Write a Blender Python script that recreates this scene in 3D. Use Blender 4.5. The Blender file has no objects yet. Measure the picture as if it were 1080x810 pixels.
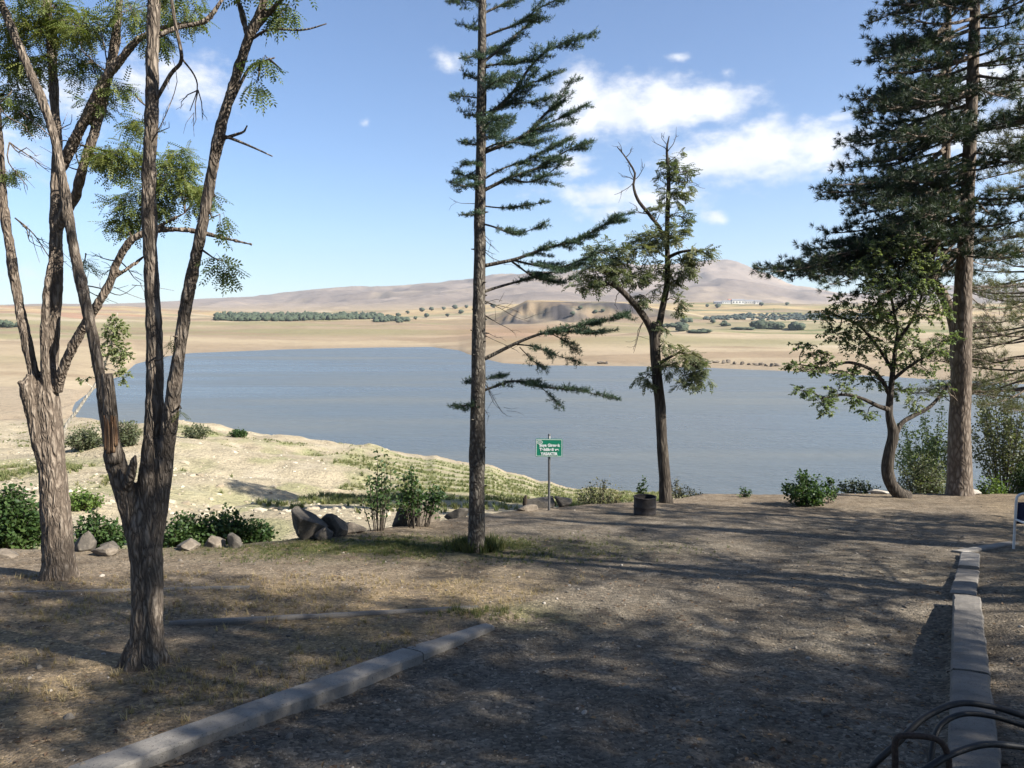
import bpy, bmesh, math, random
import numpy as np
from mathutils import Vector, noise as mnoise

rng = np.random.default_rng(7)
random.seed(7)
SC = bpy.context.scene
COL = SC.collection
R = math.radians

# ------------------------------------------------------------------ camera model (photo is 1080x810)
F, CX, CY, HOR, EYE = 811.0, 540.0, 405.0, 335.0, 2.0
PITCH = math.atan((CY - HOR) / F)
cp, sp = math.cos(PITCH), math.sin(PITCH)
SLOPE = 0.13
WATER = -18.0


def ray(x, y):
    a, b = (x - CX) / F, (CY - y) / F
    return np.array([a, cp + b * sp, -sp + b * cp])


def P(x, y, Y):
    r = ray(x, y)
    t = Y / r[1]
    return np.array([r[0] * t, Y, EYE + r[2] * t])


def G(x, y, lift=0.0):
    r = ray(x, y)
    t = -(EYE - lift) / (r[2] + SLOPE * r[1])
    return np.array([0, 0, EYE]) + r * t


def tan_of(y):
    r = ray(CX, y)
    return r[2] / r[1]


# ------------------------------------------------------------------ numpy noise
def _hash(ix, iy, iz, seed):
    h = (ix.astype(np.int64) * 374761393 + iy.astype(np.int64) * 668265263 + iz.astype(np.int64) * 2147483647 + seed * 144665) & 0xFFFFFFFF
    h = ((h ^ (h >> 13)) * 1274126177) & 0xFFFFFFFF
    h = (h ^ (h >> 16)) & 0xFFFFFFFF
    return h.astype(np.float64) / 0xFFFFFFFF


def vnoise(p, seed=0):
    p = np.asarray(p, float)
    i = np.floor(p)
    f = p - i
    f = f * f * (3 - 2 * f)
    i = i.astype(np.int64)
    out = 0
    for dx in (0, 1):
        wx = f[:, 0] if dx else 1 - f[:, 0]
        for dy in (0, 1):
            wy = f[:, 1] if dy else 1 - f[:, 1]
            for dz in (0, 1):
                wz = f[:, 2] if dz else 1 - f[:, 2]
                out = out + wx * wy * wz * _hash(i[:, 0] + dx, i[:, 1] + dy, i[:, 2] + dz, seed)
    return out * 2 - 1


def fbm(p, oct=4, seed=0, gain=0.5):
    p = np.asarray(p, float)
    a, s, o = 1.0, 0, 0
    for k in range(oct):
        o = o + a * vnoise(p * 2.0 ** k + 17.3 * k, seed + k)
        s += a
        a *= gain
    return o / s


def sstep(a, b, x):
    t = np.clip((x - a) / (b - a), 0, 1)
    return t * t * (3 - 2 * t)


def xyz(X, Y, s=1.0, z=0.0):
    return np.stack([X * s, Y * s, np.full_like(X, z)], 1)


# ------------------------------------------------------------------ object helpers
def tag(o, label=None, cat=None, group=None, kind=None):
    if label: o['label'] = label
    if cat: o['category'] = cat
    if group: o['group'] = group
    if kind: o['kind'] = kind
    return o


def thing(name, label, cat, loc=(0, 0, 0), group=None):
    o = bpy.data.objects.new(name, None)
    COL.objects.link(o)
    o.empty_display_size = 0.2
    o.location = tuple(loc)
    return tag(o, label, cat, group)


class MB:
    """collects triangles/quads in numpy chunks"""
    def __init__(self):
        self.v, self.f3, self.f4, self.var, self.n = [], [], [], [], 0

    def add(self, v, f3=None, f4=None, var=None):
        v = np.asarray(v, float)
        if f3 is not None and len(f3): self.f3.append(np.asarray(f3, int) + self.n)
        if f4 is not None and len(f4): self.f4.append(np.asarray(f4, int) + self.n)
        self.v.append(v)
        self.var.append(np.broadcast_to(np.asarray(0.5 if var is None else var, float), (len(v),)))
        self.n += len(v)

    def mesh(self, name, off=(0, 0, 0), smooth=True):
        v = np.concatenate(self.v) - np.asarray(off)
        f3 = np.concatenate(self.f3) if self.f3 else np.zeros((0, 3), int)
        f4 = np.concatenate(self.f4) if self.f4 else np.zeros((0, 4), int)
        me = bpy.data.meshes.new(name)
        me.vertices.add(len(v))
        me.vertices.foreach_set('co', v.astype(np.float32).ravel())
        loops = np.concatenate([f3.ravel(), f4.ravel()])
        me.loops.add(len(loops))
        me.loops.foreach_set('vertex_index', loops.astype(np.int32))
        tot = np.concatenate([np.full(len(f3), 3), np.full(len(f4), 4)])
        st = np.concatenate([[0], np.cumsum(tot)[:-1]])
        me.polygons.add(len(tot))
        me.polygons.foreach_set('loop_start', st.astype(np.int32))
        me.polygons.foreach_set('loop_total', tot.astype(np.int32))
        me.polygons.foreach_set('use_smooth', np.full(len(tot), smooth))
        at = me.attributes.new('var', 'FLOAT', 'POINT')
        at.data.foreach_set('value', np.concatenate(self.var).astype(np.float32))
        me.update(calc_edges=True)
        me.validate()
        return me

    def build(self, name, mat, parent=None, smooth=True):
        off = (0, 0, 0) if parent is None else world_loc(parent)
        me = self.mesh(name, off, smooth)
        me.materials.append(mat)
        o = bpy.data.objects.new(name, me)
        COL.objects.link(o)
        if parent is not None: o.parent = parent
        return o

    def empty(self):
        return self.n == 0


def world_loc(o):
    l = np.zeros(3)
    while o is not None:
        l = l + np.array(o.location)
        o = o.parent
    return l


def rebase(o):
    """move the origin of a top-level mesh to its base centre"""
    me = o.data
    n = len(me.vertices)
    v = np.empty(n * 3, np.float32)
    me.vertices.foreach_get('co', v)
    v = v.reshape(-1, 3)
    c = (v.min(0) + v.max(0)) / 2
    c[2] = v[:, 2].min()
    me.vertices.foreach_set('co', (v - c).ravel())
    me.update()
    o.location = tuple(float(t) for t in c)
    return o


def copy_tree(o, parent=None):
    c = o.copy()
    COL.objects.link(c)
    if parent is not None: c.parent = parent
    for ch in list(o.children):
        copy_tree(ch, c)
    return c


# ------------------------------------------------------------------ geometry
def catmull(pts, rad, step):
    pts = np.asarray(pts, float)
    rad = np.asarray(rad, float)
    if len(pts) < 2: return pts, rad
    ext = np.vstack([2 * pts[0] - pts[1], pts, 2 * pts[-1] - pts[-2]])
    op, orr = [], []
    for i in range(len(pts) - 1):
        p0, p1, p2, p3 = ext[i:i + 4]
        L = np.linalg.norm(p2 - p1)
        k = max(1, int(round(L / step)))
        t = (np.arange(k) / k)[:, None]
        op.append(0.5 * (2 * p1 + (p2 - p0) * t + (2 * p0 - 5 * p1 + 4 * p2 - p3) * t ** 2 + (3 * p1 - p0 - 3 * p2 + p3) * t ** 3))
        orr.append(rad[i] + (rad[i + 1] - rad[i]) * t[:, 0])
    op.append(pts[-1:]); orr.append(rad[-1:])
    return np.concatenate(op), np.concatenate(orr)


def tube(mb, pts, rad, sides=8, step=0.15, wob=0.0, rough=0.0, seed=0, var=0.5, cap=True, fscale=14.0):
    p, r = catmull(pts, rad, step)
    n = len(p)
    if wob:
        w = np.stack([fbm(np.stack([np.arange(n) * step * 1.3 + 31 * k, np.full(n, seed * 1.7), np.full(n, 3.1 * k)], 1), 3, seed) for k in range(3)], 1)
        fade = np.minimum(1, np.arange(n) / max(1, n * 0.15))[:, None]
        p = p + w * wob * fade
    t = np.gradient(p, axis=0)
    t /= np.linalg.norm(t, axis=1)[:, None] + 1e-9
    a = np.array([0, 0, 1.0]) if abs(t[0, 2]) < 0.8 else np.array([1.0, 0, 0])
    us, vs = [], []
    u = np.cross(t[0], a); u /= np.linalg.norm(u)
    for i in range(n):
        u = u - t[i] * np.dot(u, t[i]); u /= np.linalg.norm(u) + 1e-9
        us.append(u.copy()); vs.append(np.cross(t[i], u))
    us, vs = np.array(us), np.array(vs)
    ang = np.arange(sides) / sides * 2 * np.pi
    rr = np.repeat(r[:, None], sides, 1)
    ring = us[:, None] * np.cos(ang)[None, :, None] + vs[:, None] * np.sin(ang)[None, :, None]
    if rough:
        q = (p[:, None] + ring * rr[:, :, None]).reshape(-1, 3)
        qq = q * np.array([fscale, fscale, fscale * 0.18])
        d = fbm(qq, 3, seed + 5).reshape(n, sides)
        big = fbm(q * np.array([3, 3, 1.2]), 2, seed + 9).reshape(n, sides)
        rr = rr * (1 + rough * d + 0.8 * rough * big)
    v = (p[:, None] + ring * rr[:, :, None]).reshape(-1, 3)
    i = np.arange(n - 1)[:, None] * sides
    j = np.arange(sides)[None]
    j2 = (j + 1) % sides
    f4 = np.stack([i + j, i + j2, i + sides + j2, i + sides + j], -1).reshape(-1, 4)
    f3 = None
    if cap:
        v = np.vstack([v, p[:1], p[-1:]])
        c0, c1 = n * sides, n * sides + 1
        k = np.arange(sides)
        f3 = np.concatenate([np.stack([np.full(sides, c0), (k + 1) % sides, k], 1),
                             np.stack([np.full(sides, c1), (n - 1) * sides + k, (n - 1) * sides + (k + 1) % sides], 1)])
    mb.add(v, f3, f4, var)
    return p, r


def box(mb, c, half, rot=0.0, bev=0.0, var=0.5):
    """axis box rotated about z, optional chamfered top edges"""
    cx, cy, cz = c; hx, hy, hz = half
    b = bev
    lv = []
    for z, ins in ((-hz, 0), (hz - b, 0), (hz, b)) if b else ((-hz, 0), (hz, 0)):
        lv += [(-hx + ins, -hy + ins, z), (hx - ins, -hy + ins, z), (hx - ins, hy - ins, z), (-hx + ins, hy - ins, z)]
    v = np.array(lv)
    cr, sr = math.cos(rot), math.sin(rot)
    v = np.stack([v[:, 0] * cr - v[:, 1] * sr + cx, v[:, 0] * sr + v[:, 1] * cr + cy, v[:, 2] + cz], 1)
    L = 3 if b else 2
    f = [(3, 2, 1, 0), tuple(4 * (L - 1) + k for k in range(4))]
    for l in range(L - 1):
        for k in range(4):
            f.append((4 * l + k, 4 * l + (k + 1) % 4, 4 * l + 4 + (k + 1) % 4, 4 * l + 4 + k))
    mb.add(v, None, f, var)


def frames(d, up_jit=0.5, up=None):
    d = np.asarray(d, float)
    m = len(d)
    d = d / (np.linalg.norm(d, axis=1)[:, None] + 1e-9)
    u = np.tile([0, 0, 1.0], (m, 1)) if up is None else np.asarray(up, float).copy()
    u = u + rng.normal(0, up_jit, (m, 3))
    y = np.cross(u, d)
    y /= np.linalg.norm(y, axis=1)[:, None] + 1e-9
    z = np.cross(d, y)
    return np.stack([d, y, z], 2)


def scatter(mb, tv, tf3, pos, d, scale, up_jit=0.5, var=None, tf4=None):
    pos = np.asarray(pos, float)
    m = len(pos)
    if m == 0: return
    M = frames(d, up_jit)
    scale = np.broadcast_to(np.asarray(scale, float), (m,))
    v = np.einsum('mij,nj->mni', M, tv) * scale[:, None, None] + pos[:, None]
    n = len(tv)
    offs = (np.arange(m) * n)[:, None, None]
    f3 = (np.asarray(tf3)[None] + offs).reshape(-1, 3) if tf3 is not None and len(tf3) else None
    f4 = (np.asarray(tf4)[None] + offs).reshape(-1, 4) if tf4 is not None and len(tf4) else None
    if var is None: var = rng.random(m)
    mb.add(v.reshape(-1, 3), f3, f4, np.repeat(np.broadcast_to(var, (m,)), n))


def tpl_needles(n, lo, hi, a0, a1, w, seed):
    g = np.random.default_rng(seed)
    V, T = [], []
    for k in range(n):
        th, ph = R(g.uniform(a0, a1)), g.uniform(0, 2 * math.pi)
        L = g.uniform(lo, hi)
        dd = np.array([math.cos(th), math.sin(th) * math.cos(ph), math.sin(th) * math.sin(ph)])
        s = np.cross(dd, g.normal(size=3)); s /= np.linalg.norm(s)
        o = np.array([g.uniform(-.03, .03), 0, 0])
        V += [o - s * w / 2, o + s * w / 2, o + dd * L]
        T.append((3 * k, 3 * k + 1, 3 * k + 2))
    return np.array(V), np.array(T)


def tpl_pinnate(pairs=6, L=0.16, ll=0.036, lw=0.016):
    V, T = [], []
    def leaflet(base, dr, droop):
        s = np.array([-dr[1], dr[0], 0.0])
        a = np.array(base, float)
        tip = a + np.array([dr[0], dr[1], droop]) * ll
        mid = a + np.array([dr[0], dr[1], droop * .4]) * ll * .5
        k = len(V)
        V.extend([a, mid + s * lw / 2, tip, mid - s * lw / 2])
        T.extend([(k, k + 1, k + 2), (k, k + 2, k + 3)])
    for i in range(pairs):
        x = L * (0.2 + 0.75 * i / (pairs - 1))
        z = -0.25 * (x / L) ** 2 * L
        for s in (-1, 1):
            leaflet((x, 0, z), (0.45, 0.9 * s), -0.25)
    leaflet((L, 0, -.25 * L), (1, 0), -.4)
    return np.array(V), np.array(T)


def tpl_leaf(L=0.07, W=0.045, fold=0.25):
    V = [(0, 0, 0), (L * .35, W / 2, fold * W / 2), (L * .72, W * .38, fold * W * .3), (L, 0, -L * .12), (L * .72, -W * .38, fold * W * .3), (L * .35, -W / 2, fold * W / 2), (L * .5, 0, 0)]
    T = [(0, 6, 1), (1, 6, 2), (2, 6, 3), (3, 6, 4), (4, 6, 5), (5, 6, 0)]
    return np.array(V), np.array(T)


PINE_T = tpl_needles(30, .10, .16, 10, 85, .013, 1)
PINE_T2 = tpl_needles(16, .12, .19, 10, 75, .009, 5)
CEDAR_T = tpl_needles(9, .026, .044, 25, 100, .0075, 2)
PINN_T = tpl_pinnate()
PINN_S = tpl_pinnate(4, .13, .052, .03)
LEAF_T = tpl_leaf()


# ------------------------------------------------------------------ materials
def mat_new(name):
    m = bpy.data.materials.new(name)
    m.use_nodes = True
    nt = m.node_tree
    b = nt.nodes['Principled BSDF']
    return m, nt, b


def N(nt, t, **kw):
    n = nt.nodes.new(t)
    for k, v in kw.items():
        if k.startswith('_'): setattr(n, k[1:], v)
        else: n.inputs[k.replace('__', ' ')].default_value = v
    return n


def math_n(nt, op, a, b=None, clamp=False):
    n = nt.nodes.new('ShaderNodeMath'); n.operation = op; n.use_clamp = clamp
    for i, s in enumerate((a, b)):
        if s is None: continue
        if hasattr(s, 'links'): nt.links.new(s, n.inputs[i])
        else: n.inputs[i].default_value = s
    return n.outputs[0]


def ramp(nt, fac, stops):
    r = nt.nodes.new('ShaderNodeValToRGB')
    el = r.color_ramp.elements
    while len(el) < len(stops): el.new(0.5)
    for e, (p, c) in zip(el, stops):
        e.position = p; e.color = (*c, 1)
    nt.links.new(fac, r.inputs[0])
    return r.outputs[0]


def mixc(nt, fac, a, b, mode='MIX'):
    m = nt.nodes.new('ShaderNodeMix'); m.data_type = 'RGBA'; m.blend_type = mode
    for sock, s in ((m.inputs[0], fac), (m.inputs[6], a), (m.inputs[7], b)):
        if hasattr(s, 'links'): nt.links.new(s, sock)
        elif isinstance(s, (int, float)): sock.default_value = s
        else: sock.default_value = (*s, 1)
    return m.outputs[2]


def coords(nt, scale=(1, 1, 1), obj=True, world=False):
    mp = nt.nodes.new('ShaderNodeMapping')
    mp.inputs['Scale'].default_value = scale
    if world:
        g = nt.nodes.new('ShaderNodeNewGeometry'); nt.links.new(g.outputs['Position'], mp.inputs[0])
    else:
        tc = nt.nodes.new('ShaderNodeTexCoord'); nt.links.new(tc.outputs['Object'], mp.inputs[0])
    return mp.outputs[0]


def noise_n(nt, vec, scale, detail=4, rough=.55):
    n = N(nt, 'ShaderNodeTexNoise', Scale=scale, Detail=detail, Roughness=rough)
    nt.links.new(vec, n.inputs['Vector'])
    return n.outputs['Fac']


def bump(nt, b, h, strength, dist):
    n = N(nt, 'ShaderNodeBump', Strength=strength, Distance=dist)
    nt.links.new(h, n.inputs['Height'])
    nt.links.new(n.outputs[0], b.inputs['Normal'])


def mat_bark(name, dark, mid, light, sc=9.0, vs=.16, bs=.8, dist=.02):
    dark, mid, light = [tuple(c * .74 for c in k) for k in (dark, mid, light)]
    m, nt, b = mat_new(name)
    v = coords(nt, (1, 1, vs))
    n1 = noise_n(nt, v, sc * 2.2, 6, .6)
    vo = N(nt, 'ShaderNodeTexVoronoi', Scale=sc * 1.6, _feature='DISTANCE_TO_EDGE')
    wv = nt.nodes.new('ShaderNodeVectorMath'); wv.operation = 'ADD'
    nz = N(nt, 'ShaderNodeTexNoise', Scale=sc, Detail=3)
    nt.links.new(v, nz.inputs['Vector'])
    sc_ = nt.nodes.new('ShaderNodeVectorMath'); sc_.operation = 'SCALE'; sc_.inputs['Scale'].default_value = .12
    nt.links.new(nz.outputs['Color'], sc_.inputs[0])
    nt.links.new(v, wv.inputs[0]); nt.links.new(sc_.outputs[0], wv.inputs[1])
    nt.links.new(wv.outputs[0], vo.inputs['Vector'])
    e = math_n(nt, 'MULTIPLY', vo.outputs['Distance'], 2.6, True)
    h = math_n(nt, 'ADD', math_n(nt, 'MULTIPLY', e, .7), math_n(nt, 'MULTIPLY', n1, .5))
    big = noise_n(nt, coords(nt, (1, 1, .5)), 2.3, 3)
    c = ramp(nt, h, [(.15, dark), (.5, mid), (.85, light)])
    c = mixc(nt, math_n(nt, 'MULTIPLY', big, .7, True), c, mid, 'MIX')
    nt.links.new(c, b.inputs['Base Color'])
    b.inputs['Roughness'].default_value = .92
    b.inputs['Specular IOR Level'].default_value = .15
    bump(nt, b, h, bs, dist)
    return m


def mat_leaf(name, cols, trans=.35, rough=.55, tcol=None):
    cols = [tuple(c * .8 for c in k) for k in cols]
    m, nt, b = mat_new(name)
    at = nt.nodes.new('ShaderNodeAttribute'); at.attribute_name = 'var'
    n = len(cols)
    c = ramp(nt, at.outputs['Fac'], [(i / (n - 1), k) for i, k in enumerate(cols)])
    nt.links.new(c, b.inputs['Base Color'])
    b.inputs['Roughness'].default_value = rough
    b.inputs['Specular IOR Level'].default_value = .35
    if trans:
        t = nt.nodes.new('ShaderNodeBsdfTranslucent')
        tc = mixc(nt, 1.0, c, (1.25, 1.35, .6), 'MULTIPLY')
        nt.links.new(tc, t.inputs[0])
        mx = nt.nodes.new('ShaderNodeMixShader'); mx.inputs[0].default_value = trans
        nt.links.new(b.outputs[0], mx.inputs[1]); nt.links.new(t.outputs[0], mx.inputs[2])
        nt.links.new(mx.outputs[0], nt.nodes['Material Output'].inputs[0])
    return m


def mat_plain(name, col, rough=.6, metal=0., var=.25, sc=12., bs=.15, spec=.4):
    m, nt, b = mat_new(name)
    v = coords(nt)
    n1 = noise_n(nt, v, sc, 6, .6)
    d = tuple(c * (1 - var) for c in col); l = tuple(min(1, c * (1 + var)) for c in col)
    nt.links.new(ramp(nt, n1, [(.3, d), (.7, l)]), b.inputs['Base Color'])
    b.inputs['Roughness'].default_value = rough
    b.inputs['Metallic'].default_value = metal
    b.inputs['Specular IOR Level'].default_value = spec
    bump(nt, b, n1, bs, .01)
    return m


def mat_rock(name, a, b_, c_, sc=3.):
    a, b_, c_ = [tuple(c * .72 for c in k) for k in (a, b_, c_)]
    m, nt, b = mat_new(name)
    v = coords(nt)
    n1 = noise_n(nt, v, sc, 8, .65); n2 = noise_n(nt, v, sc * 9, 4, .6)
    f = math_n(nt, 'ADD', math_n(nt, 'MULTIPLY', n1, .7), math_n(nt, 'MULTIPLY', n2, .3))
    nt.links.new(ramp(nt, f, [(.35, a), (.5, b_), (.66, c_)]), b.inputs['Base Color'])
    b.inputs['Roughness'].default_value = .9
    bump(nt, b, f, .7, .04)
    return m


def mat_concrete(name, base):
    base = tuple(c * .68 for c in base)
    m, nt, b = mat_new(name)
    v = coords(nt)
    n1 = noise_n(nt, v, 3., 6, .65); n2 = noise_n(nt, v, 60., 3, .7)
    vo = N(nt, 'ShaderNodeTexVoronoi', Scale=70.)
    nt.links.new(v, vo.inputs['Vector'])
    c = ramp(nt, n1, [(.3, tuple(x * .62 for x in base)), (.52, base), (.75, tuple(x * 1.2 for x in base))])
    c = mixc(nt, math_n(nt, 'GREATER_THAN', n2, .62), c, tuple(x * .5 for x in base))
    nt.links.new(c, b.inputs['Base Color'])
    b.inputs['Roughness'].default_value = .93
    h = math_n(nt, 'ADD', math_n(nt, 'MULTIPLY', n1, .8), math_n(nt, 'MULTIPLY', n2, .35))
    bump(nt, b, h, .6, .02)
    return m


M = {}
M['bark_dark'] = mat_bark('dark_locust_bark', (.03, .023, .018), (.185, .15, .118), (.38, .32, .255), 15, .24, 1., .025)
M['bark_locust'] = mat_bark('locust_bark', (.045, .034, .026), (.19, .15, .115), (.37, .31, .245), 13, .24, 1., .03)
M['bark_mid'] = mat_bark('grey_bark', (.02, .017, .014), (.07, .058, .046), (.14, .12, .095), 10)
M['bark_pine'] = mat_bark('pine_bark', (.05, .04, .032), (.165, .13, .1), (.31, .26, .21), 7, .35)
M['bark_cedar'] = mat_bark('cedar_bark', (.03, .027, .023), (.1, .086, .07), (.27, .245, .2), 12, .5)
M['bark_twig'] = mat_bark('twig_bark', (.04, .032, .025), (.11, .09, .07), (.2, .17, .13), 14)
M['bark_pale'] = mat_bark('pale_bark', (.3, .27, .22), (.5, .46, .38), (.66, .62, .54), 8)
M['wood_raw'] = mat_bark('raw_split_wood', (.1, .055, .03), (.26, .15, .085), (.42, .28, .17), 16, .05)
M['leaf_locust'] = mat_leaf('locust_leaf', [(.05, .085, .022), (.09, .135, .032), (.14, .18, .045), (.2, .2, .05)])
M['leaf_locust_grey'] = mat_leaf('greyish_locust_leaf', [(.075, .11, .035), (.16, .2, .055), (.3, .3, .085)])
M['leaf_mid'] = mat_leaf('dull_locust_leaf', [(.07, .095, .05), (.12, .145, .075), (.18, .195, .1), (.2, .18, .085)])
M['leaf_apple'] = mat_leaf('orchard_leaf', [(.13, .18, .085), (.2, .25, .13), (.31, .33, .2)], .45)
M['leaf_bush'] = mat_leaf('bush_leaf', [(.028, .06, .018), (.05, .095, .026), (.085, .13, .035)])
M['leaf_lime'] = mat_leaf('bright_bush_leaf', [(.07, .13, .025), (.12, .19, .04), (.18, .23, .06)])
M['leaf_pale'] = mat_leaf('pale_sapling_leaf', [(.11, .15, .055), (.2, .24, .1), (.36, .38, .2)], .4)
M['leaf_sage'] = mat_leaf('sage_leaf', [(.08, .1, .05), (.13, .15, .08), (.2, .2, .11)])
M['leaf_dry'] = mat_leaf('dry_shrub_leaf', [(.09, .1, .045), (.16, .15, .08), (.27, .23, .13)])
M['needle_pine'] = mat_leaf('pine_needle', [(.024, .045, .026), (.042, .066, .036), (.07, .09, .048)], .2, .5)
M['needle_pine_lit'] = mat_leaf('sunlit_pine_needle', [(.09, .105, .055), (.14, .15, .08), (.2, .19, .11)], .3, .5)  # sunlight put into the colour, lighter than the big pine's needles
M['needle_cedar'] = mat_leaf('cedar_needle', [(.03, .06, .036), (.05, .09, .05), (.085, .125, .065)], .2, .5)
M['rock'] = mat_rock('brown_rock', (.04, .035, .029), (.095, .082, .066), (.2, .172, .136))
M['rock_tan'] = mat_rock('tan_rock', (.09, .074, .055), (.185, .15, .112), (.31, .26, .2))
M['rock_pale'] = mat_rock('pale_rock', (.3, .26, .21), (.45, .4, .33), (.6, .55, .47))
M['concrete'] = mat_concrete('concrete', (.30, .275, .24))
M['concrete_rough'] = mat_concrete('worn_concrete', (.2, .18, .155))
M['sign_green'] = mat_plain('sign_green', (.004, .15, .085), .45, 0, .08, 20, .02)
M['sign_white'] = mat_plain('sign_white', (.62, .65, .63), .5, 0, .05, 20, .02)
M['post_grey'] = mat_plain('galvanised_post', (.12, .12, .12), .5, .5, .2, 30, .05)
M['drum'] = mat_plain('dark_rusty_metal', (.035, .03, .028), .7, .3, .6, 9, .3)  # near-black rusty metal, tone mottled at random
M['drum_fill_black'] = mat_plain('drum_fill_black', (.012, .011, .01), .95, 0, .4, 20, .3)
M['white_tube'] = mat_plain('white_tube_paint', (.6, .59, .56), .4, 0, .08, 30, .03)
M['navy'] = mat_plain('navy_cloth', (.012, .016, .045), .85, 0, .25, 120, .1)
M['hose'] = mat_plain('black_hose_rubber', (.012, .012, .012), .5, 0, .4, 40, .1)
M['rust'] = mat_plain('rusted_bar', (.05, .034, .026), .8, .3, .5, 50, .4)
M['stump'] = mat_bark('stump_wood', (.02, .015, .01), (.05, .038, .03), (.1, .08, .06))
M['wall_white'] = mat_plain('white_render', (.6, .57, .52), .9, 0, .06, .2, 0)
M['roof_grey'] = mat_plain('grey_roof_sheet', (.2, .2, .21), .7, 0, .15, .2, 0)
M['roof_red'] = mat_plain('red_roof_tile', (.34, .15, .1), .8, 0, .15, .3, 0)
M['dark_opening'] = mat_plain('dark_opening', (.03, .03, .035), .4, 0, .1, 1, 0)
M['far_leaf'] = mat_plain('far_tree_leaf', (.045, .06, .035), .9, 0, .45, .6, 0)
M['far_leaf_blue'] = mat_plain('far_orchard_leaf', (.04, .055, .045), .9, 0, .35, .3, 0)
M['pebble'] = None

# ------------------------------------------------------------------ terrain functions
EDGE_PX = [(-260, 586), (0, 584), (150, 581), (290, 573), (350, 566), (430, 555), (500, 545), (560, 538), (620, 533), (700, 528), (745, 521), (830, 522), (900, 521), (1013, 521), (1080, 521), (1300, 521)]
EDGE = np.array([G(x, y)[:2] for x, y in EDGE_PX])


def edge_Y(X):
    return np.interp(X, EDGE[:, 0], EDGE[:, 1])


# road: between the left kerb line and the right kerb line
KL0, KL1 = G(70, 809), G(502, 656)
KR0, KR1 = G(1000, 806), G(1005, 636)


def side(p0, p1, X, Y):
    d = p1[:2] - p0[:2]; d = d / np.linalg.norm(d)
    return (X - p0[0]) * d[1] - (Y - p0[1]) * d[0]     # >0 to the right of the line


def road_mask(X, Y):
    m = sstep(0.02, .30, side(KL0, KL1, X, Y)) * (1 - sstep(-.06, .12, side(KR0, KR1, X, Y)))
    far = 1 - sstep(7.0, 9.6, Y + .18 * X)
    return m * far


def terrace_z(X, Y, detail=True):
    X = np.asarray(X, float); Y = np.asarray(Y, float)
    z = -SLOPE * Y
    z = z - .085 * road_mask(X, Y)
    z = z + .06 * sstep(.1, .8, side(KR0, KR1, X, Y)) * (1 - sstep(9, 13, Y))
    e = edge_Y(X)
    z = z - 1.6 * sstep(-.2, 3.2, Y - e) ** 1.5
    if detail:
        rm = road_mask(X, Y)
        for off in (1.0, 2.5):
            d_ = side(KL0, KL1, X, Y) - off - .12 * np.sin(Y * .9)
            z = z - .035 * np.exp(-(d_ / .16) ** 2) * rm + .018 * np.exp(-((np.abs(d_) - .3) / .12) ** 2) * rm
        z = z + .05 * fbm(xyz(X, Y, .55), 3, 3) + .022 * fbm(xyz(X, Y, 2.2), 3, 4) + .010 * fbm(xyz(X, Y, 9.), 2, 6)
    return z


def yz(y, D):
    return EYE + tan_of(y) * D


def D_at(y, z=WATER):
    return (z - EYE) / tan_of(y)


UPX = np.array([-900, -200, 0, 60, 77, 100, 130, 170, 250, 330, 380, 420, 500, 600, 700, 800, 1000, 1300, 2000], float)
YN = np.array([442, 442, 442, 442, 440, 446, 452, 455, 462, 468, 472, 475, 488, 514, 521, 524, 526, 526, 526], float)
UPF = np.array([-900, 0, 60, 77, 110, 128, 142, 170, 200, 300, 400, 455, 484, 500, 530, 570, 650, 750, 840, 930, 1080, 1300, 2000], float)
YF = np.array([436, 436, 432, 424, 402, 396, 384, 376.5, 372.5, 368.5, 366.5, 366, 369.5, 376, 383, 385.5, 386, 388, 392, 397, 405, 412, 420], float)
TN = np.array([tan_of(y) for y in YN]); TF = np.array([tan_of(y) for y in YF])


def crest_tab():
    up = np.array([-900, 0, 60, 100, 130, 170, 250, 330, 385, 420, 2000.])
    yc = np.array([452, 452, 450, 447, 446, 444.5, 456, 465.5, 473, 477, 477])
    return up, yc


CU, CYY = crest_tab()


def u2px(u):
    return CX + F * cp * u * 1.0 + 0 * u


SKY_U = np.array([-900, -300, 0, 60, 110, 150, 200, 230, 280, 330, 380, 420, 460, 500, 560, 610, 650, 690, 720, 745, 765, 785, 810, 840, 880, 930, 1000, 1080, 1400, 2000], float)
SKY_Y = np.array([322, 322, 324, 322, 323, 322, 321, 319, 314, 307, 300, 297, 295, 293, 290, 287, 285, 282, 279, 277, 276.5, 279, 287, 299, 305, 306, 300, 296, 300, 310], float)


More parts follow.
